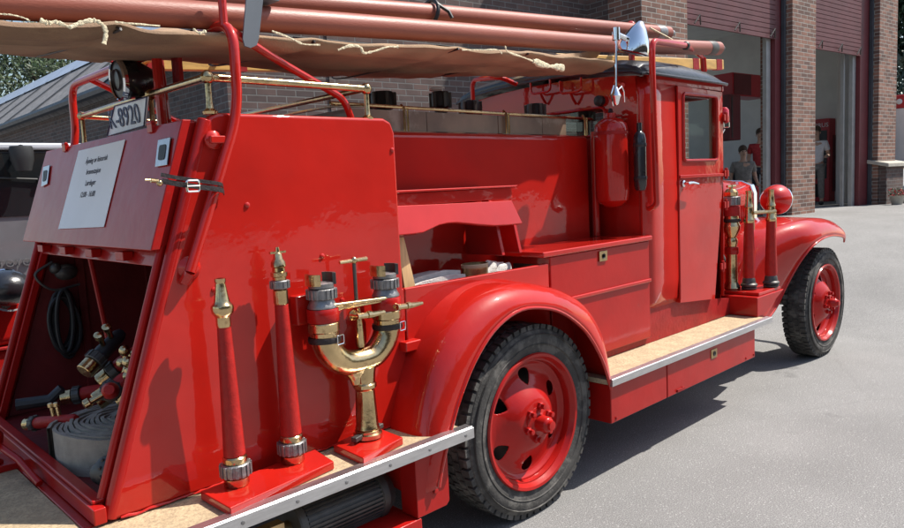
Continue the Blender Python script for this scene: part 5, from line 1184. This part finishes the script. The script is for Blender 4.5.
def skin_mesh(name, joints, bones, parent, mt, lvl=2):
    me = bpy.data.meshes.new(name); me.from_pydata([j[0] for j in joints], bones, []); me.materials.append(MT[mt])
    o = bpy.data.objects.new(name, me); COL.objects.link(o)
    if parent: o.parent = parent
    m_ = o.modifiers.new('s', 'SKIN'); sv = me.skin_vertices[0].data
    for v, j in zip(sv, joints): v.radius = j[1] if isinstance(j[1], tuple) else (j[1], j[1])
    sv[0].use_root = True; m_.use_smooth_shade = True
    u = o.modifiers.new('u', 'SUBSURF'); u.levels = lvl; u.render_levels = lvl
    return o
def person(label, p, rot, seated, shirt, legs, hair, forearm=0.):
    t = thing('person', label, 'person', p, rot)
    # local: faces -y, z up
    if not seated:
        hip = .93; kn = [(-.10, -.02, .50), (.10, -.01, .50)]; an = [(-.11, .02, .08), (.11, .02, .08)]
    else:
        hip = .52; kn = [(-.14, -.42, .50), (.14, -.42, .50)]; an = [(-.14, -.38, .08), (.14, -.38, .08)]
    top_ = hip + .52
    sh = [(-.19, 0, top_ - .04), (.19, 0, top_ - .04)]; el = [(-.25, .03, top_ - .32), (.25, .02, top_ - .33)]
    wr = [(-.22, -.12, top_ - .52 + forearm), (.24, -.20, top_ - .45 + forearm)]
    J = [((0, 0, hip), (.15, .10)), ((0, 0, hip + .22), (.13, .09)), ((0, 0, hip + .42), (.16, .10)), ((0, 0, top_), (.07, .06)), ((0, -.01, top_ + .09), .052), ((0, -.02, top_ + .18), (.075, .09)), ((0, -.015, top_ + .28), (.07, .085))]
    E_ = [(0, 1), (1, 2), (2, 3), (3, 4), (4, 5), (5, 6)]
    for k in (0, 1):
        n = len(J); J += [(sh[k], .055), (el[k], .042), (wr[k], .028), ((wr[k][0], wr[k][1] - .05, wr[k][2] - .02), (.04, .02))]; E_ += [(2, n), (n, n + 1), (n + 1, n + 2), (n + 2, n + 3)]
        for f_ in range(4):
            m0 = len(J); bx_ = wr[k][0] + (f_ - 1.5) * .018; J += [((bx_, wr[k][1] - .09, wr[k][2] - .03), .009), ((bx_, wr[k][1] - .125 + abs(f_ - 1.5) * .006, wr[k][2] - .055), .008)]; E_ += [(n + 3, m0), (m0, m0 + 1)]
        m0 = len(J); J += [((wr[k][0] + (.045 if k == 0 else -.045), wr[k][1] - .06, wr[k][2] - .03), .010)]; E_ += [(n + 3, m0)]
        n = len(J); J += [((kn[k][0] * .9, kn[k][1] * .2, hip - .04), .085), (kn[k], .058), (an[k], .042), ((an[k][0], an[k][1] - .14, .045), (.045, .03))]; E_ += [(0, n), (n, n + 1), (n + 1, n + 2), (n + 2, n + 3)]
    skin_mesh('body', J, E_, t, 'skin')
    mb = MB(); hc = V(0, -.0, top_ + .235); mb.sphere(hc + V(0, .02, .035), .1, (.9, 1.02, 1.0), 20); loc(mb, 'hair', hair, t)
    mb = MB(); hf = V(0, -.105, top_ + .2); mb.sphere(hf, .016, (.8, 1.2, 1.3), 8)
    mb.sphere(V(.082, 0, top_ + .2), .02, (.5, 1, 1.4), 8); mb.sphere(V(-.082, 0, top_ + .2), .02, (.5, 1, 1.4), 8); loc(mb, 'nose_and_ears', 'skin', t)
    mb = MB()
    for k in (-1, 1): mb.sphere(V(k * .032, -.098, top_ + .23), .011, (1.2, .6, .7), 8)
    mb.box((-.025, -.106, top_ + .155), (.025, -.095, top_ + .162)); loc(mb, 'eyes_and_mouth', 'cloth_dark', t)
    JS = [((0, 0, hip - .05), (.175, .125)), ((0, 0, hip + .22), (.16, .115)), ((0, 0, hip + .42), (.185, .125)), ((0, 0, top_ - .0), (.085, .075))]; ES = [(0, 1), (1, 2), (2, 3)]
    for k in (0, 1):
        n = len(JS); m_ = tuple(a_ * .35 + b_ * .65 for a_, b_ in zip(sh[k], el[k])); JS += [(sh[k], .078), (m_, .065)]; ES += [(2, n), (n, n + 1)]
    skin_mesh('shirt', JS, ES, t, shirt)
    JT = [((0, 0, hip + .02), (.165, .12))]; ET = []
    for k in (0, 1):
        n = len(JT); JT += [((kn[k][0] * .9, kn[k][1] * .2, hip - .06), .10), (kn[k], .078), (tuple(a_ + (0, 0, .05)[i_] for i_, a_ in enumerate(an[k])), .065)]; ET += [(0, n), (n, n + 1), (n + 1, n + 2)]
    skin_mesh('trousers', JT, ET, t, legs)
    mb = MB()
    for k in (0, 1): mb.sphere(V(an[k][0], an[k][1] - .06, .045), .06, (.85, 2.2, .8), 12)
    loc(mb, 'shoes', 'cloth_dark', t)
    return t
q = at(760, 136, 8.6); person('person in a red shirt standing inside the left hand bay', tuple(wF(q.x, 8.6, ZG)), AZ - 1.0, False, 'cloth_red', 'cloth_dark', 'hair')
q = at(743, 152, 8.2); pz = wF(q.x, 8.2, ZG)
person('seated person in a pale vest inside the left hand bay', tuple(pz), AZ - .8, True, 'cloth_pale', 'cloth_red', 'hair')
CH = thing('chair', 'plain dark chair under the seated person inside the left hand bay', 'chair', tuple(pz), AZ - .8)
mb = MB(); mb.box((-.22, -.24, .40), (.22, .2, .435)); loc(mb, 'seat', 'cloth_dark', CH, bevel=.01)
mb = MB(); mb.box((-.22, .20, .55), (.22, .225, .9)); loc(mb, 'backrest', 'cloth_dark', CH, bevel=.01)
for xx in (-.2, .2):
    for yy in (-.2, .21):
        mb = MB(); mb.tube([(xx, yy, 0), (xx, yy, .4 if yy < 0 else .88)], .012, 8); loc(mb, 'leg', 'steel_dark', CH)
q = at(816.5, 140, 7.9); person('person in a white shirt half hidden behind the middle brick pier', tuple(wF(q.x, 7.9, ZG)), AZ - 1.3, False, 'cloth_white', 'cloth_pale', 'hair', .12)

# unseen trees and house, added for their reflections in the paint and glass
for tx, ty, th_, lb_ in ((-6, -17, 9, 'broad dark tree at the left end of the unseen row added for reflections'), (0, -19, 11.5, 'tallest dark tree of the unseen row added for reflections'), (7, -18, 7.5, 'lowest dark tree of the unseen row added for reflections'), (14, -20, 10, 'dark tree added for reflections between the lowest one and the right end of the unseen row'), (22, -19, 9, 'dark tree at the far right end of the unseen row added for reflections'), (-12, -6, 8, 'lone dark unseen tree added for reflections behind the rear of the engine'), (-13, 4, 9.5, 'lone taller unseen tree added for reflections directly behind the rear of the engine')):
    tree(tx, ty, th_, 3.6, 'leaf_dark', lb_, 1500, .25, 'unseen trees added for reflections')
FB = thing('reflection_house', 'long dark unseen house behind the viewer, added for dark reflections', 'building', (4, -27, 0))  # unseen house, added so the paint mirrors a dark background
mb = MB(); mb.box((-38, -30, 0), (62, -26, 8)); mb.build('wall', 'reflection_wall', FB)
mb = MB(); mb.prism([(-38.5, -25.5, 7.9), (-38.5, -28, 10), (-38.5, -30.5, 7.9)], (101, 0, 0)); mb.build('roof', 'slate', FB)
for i in range(12):
    mb = MB(); mb.box((-16 + i * 4.4, -25.99, 1.2), (-14.6 + i * 4.4, -25.95, 2.8)); mb.build('window', 'tinted_glass', FB)
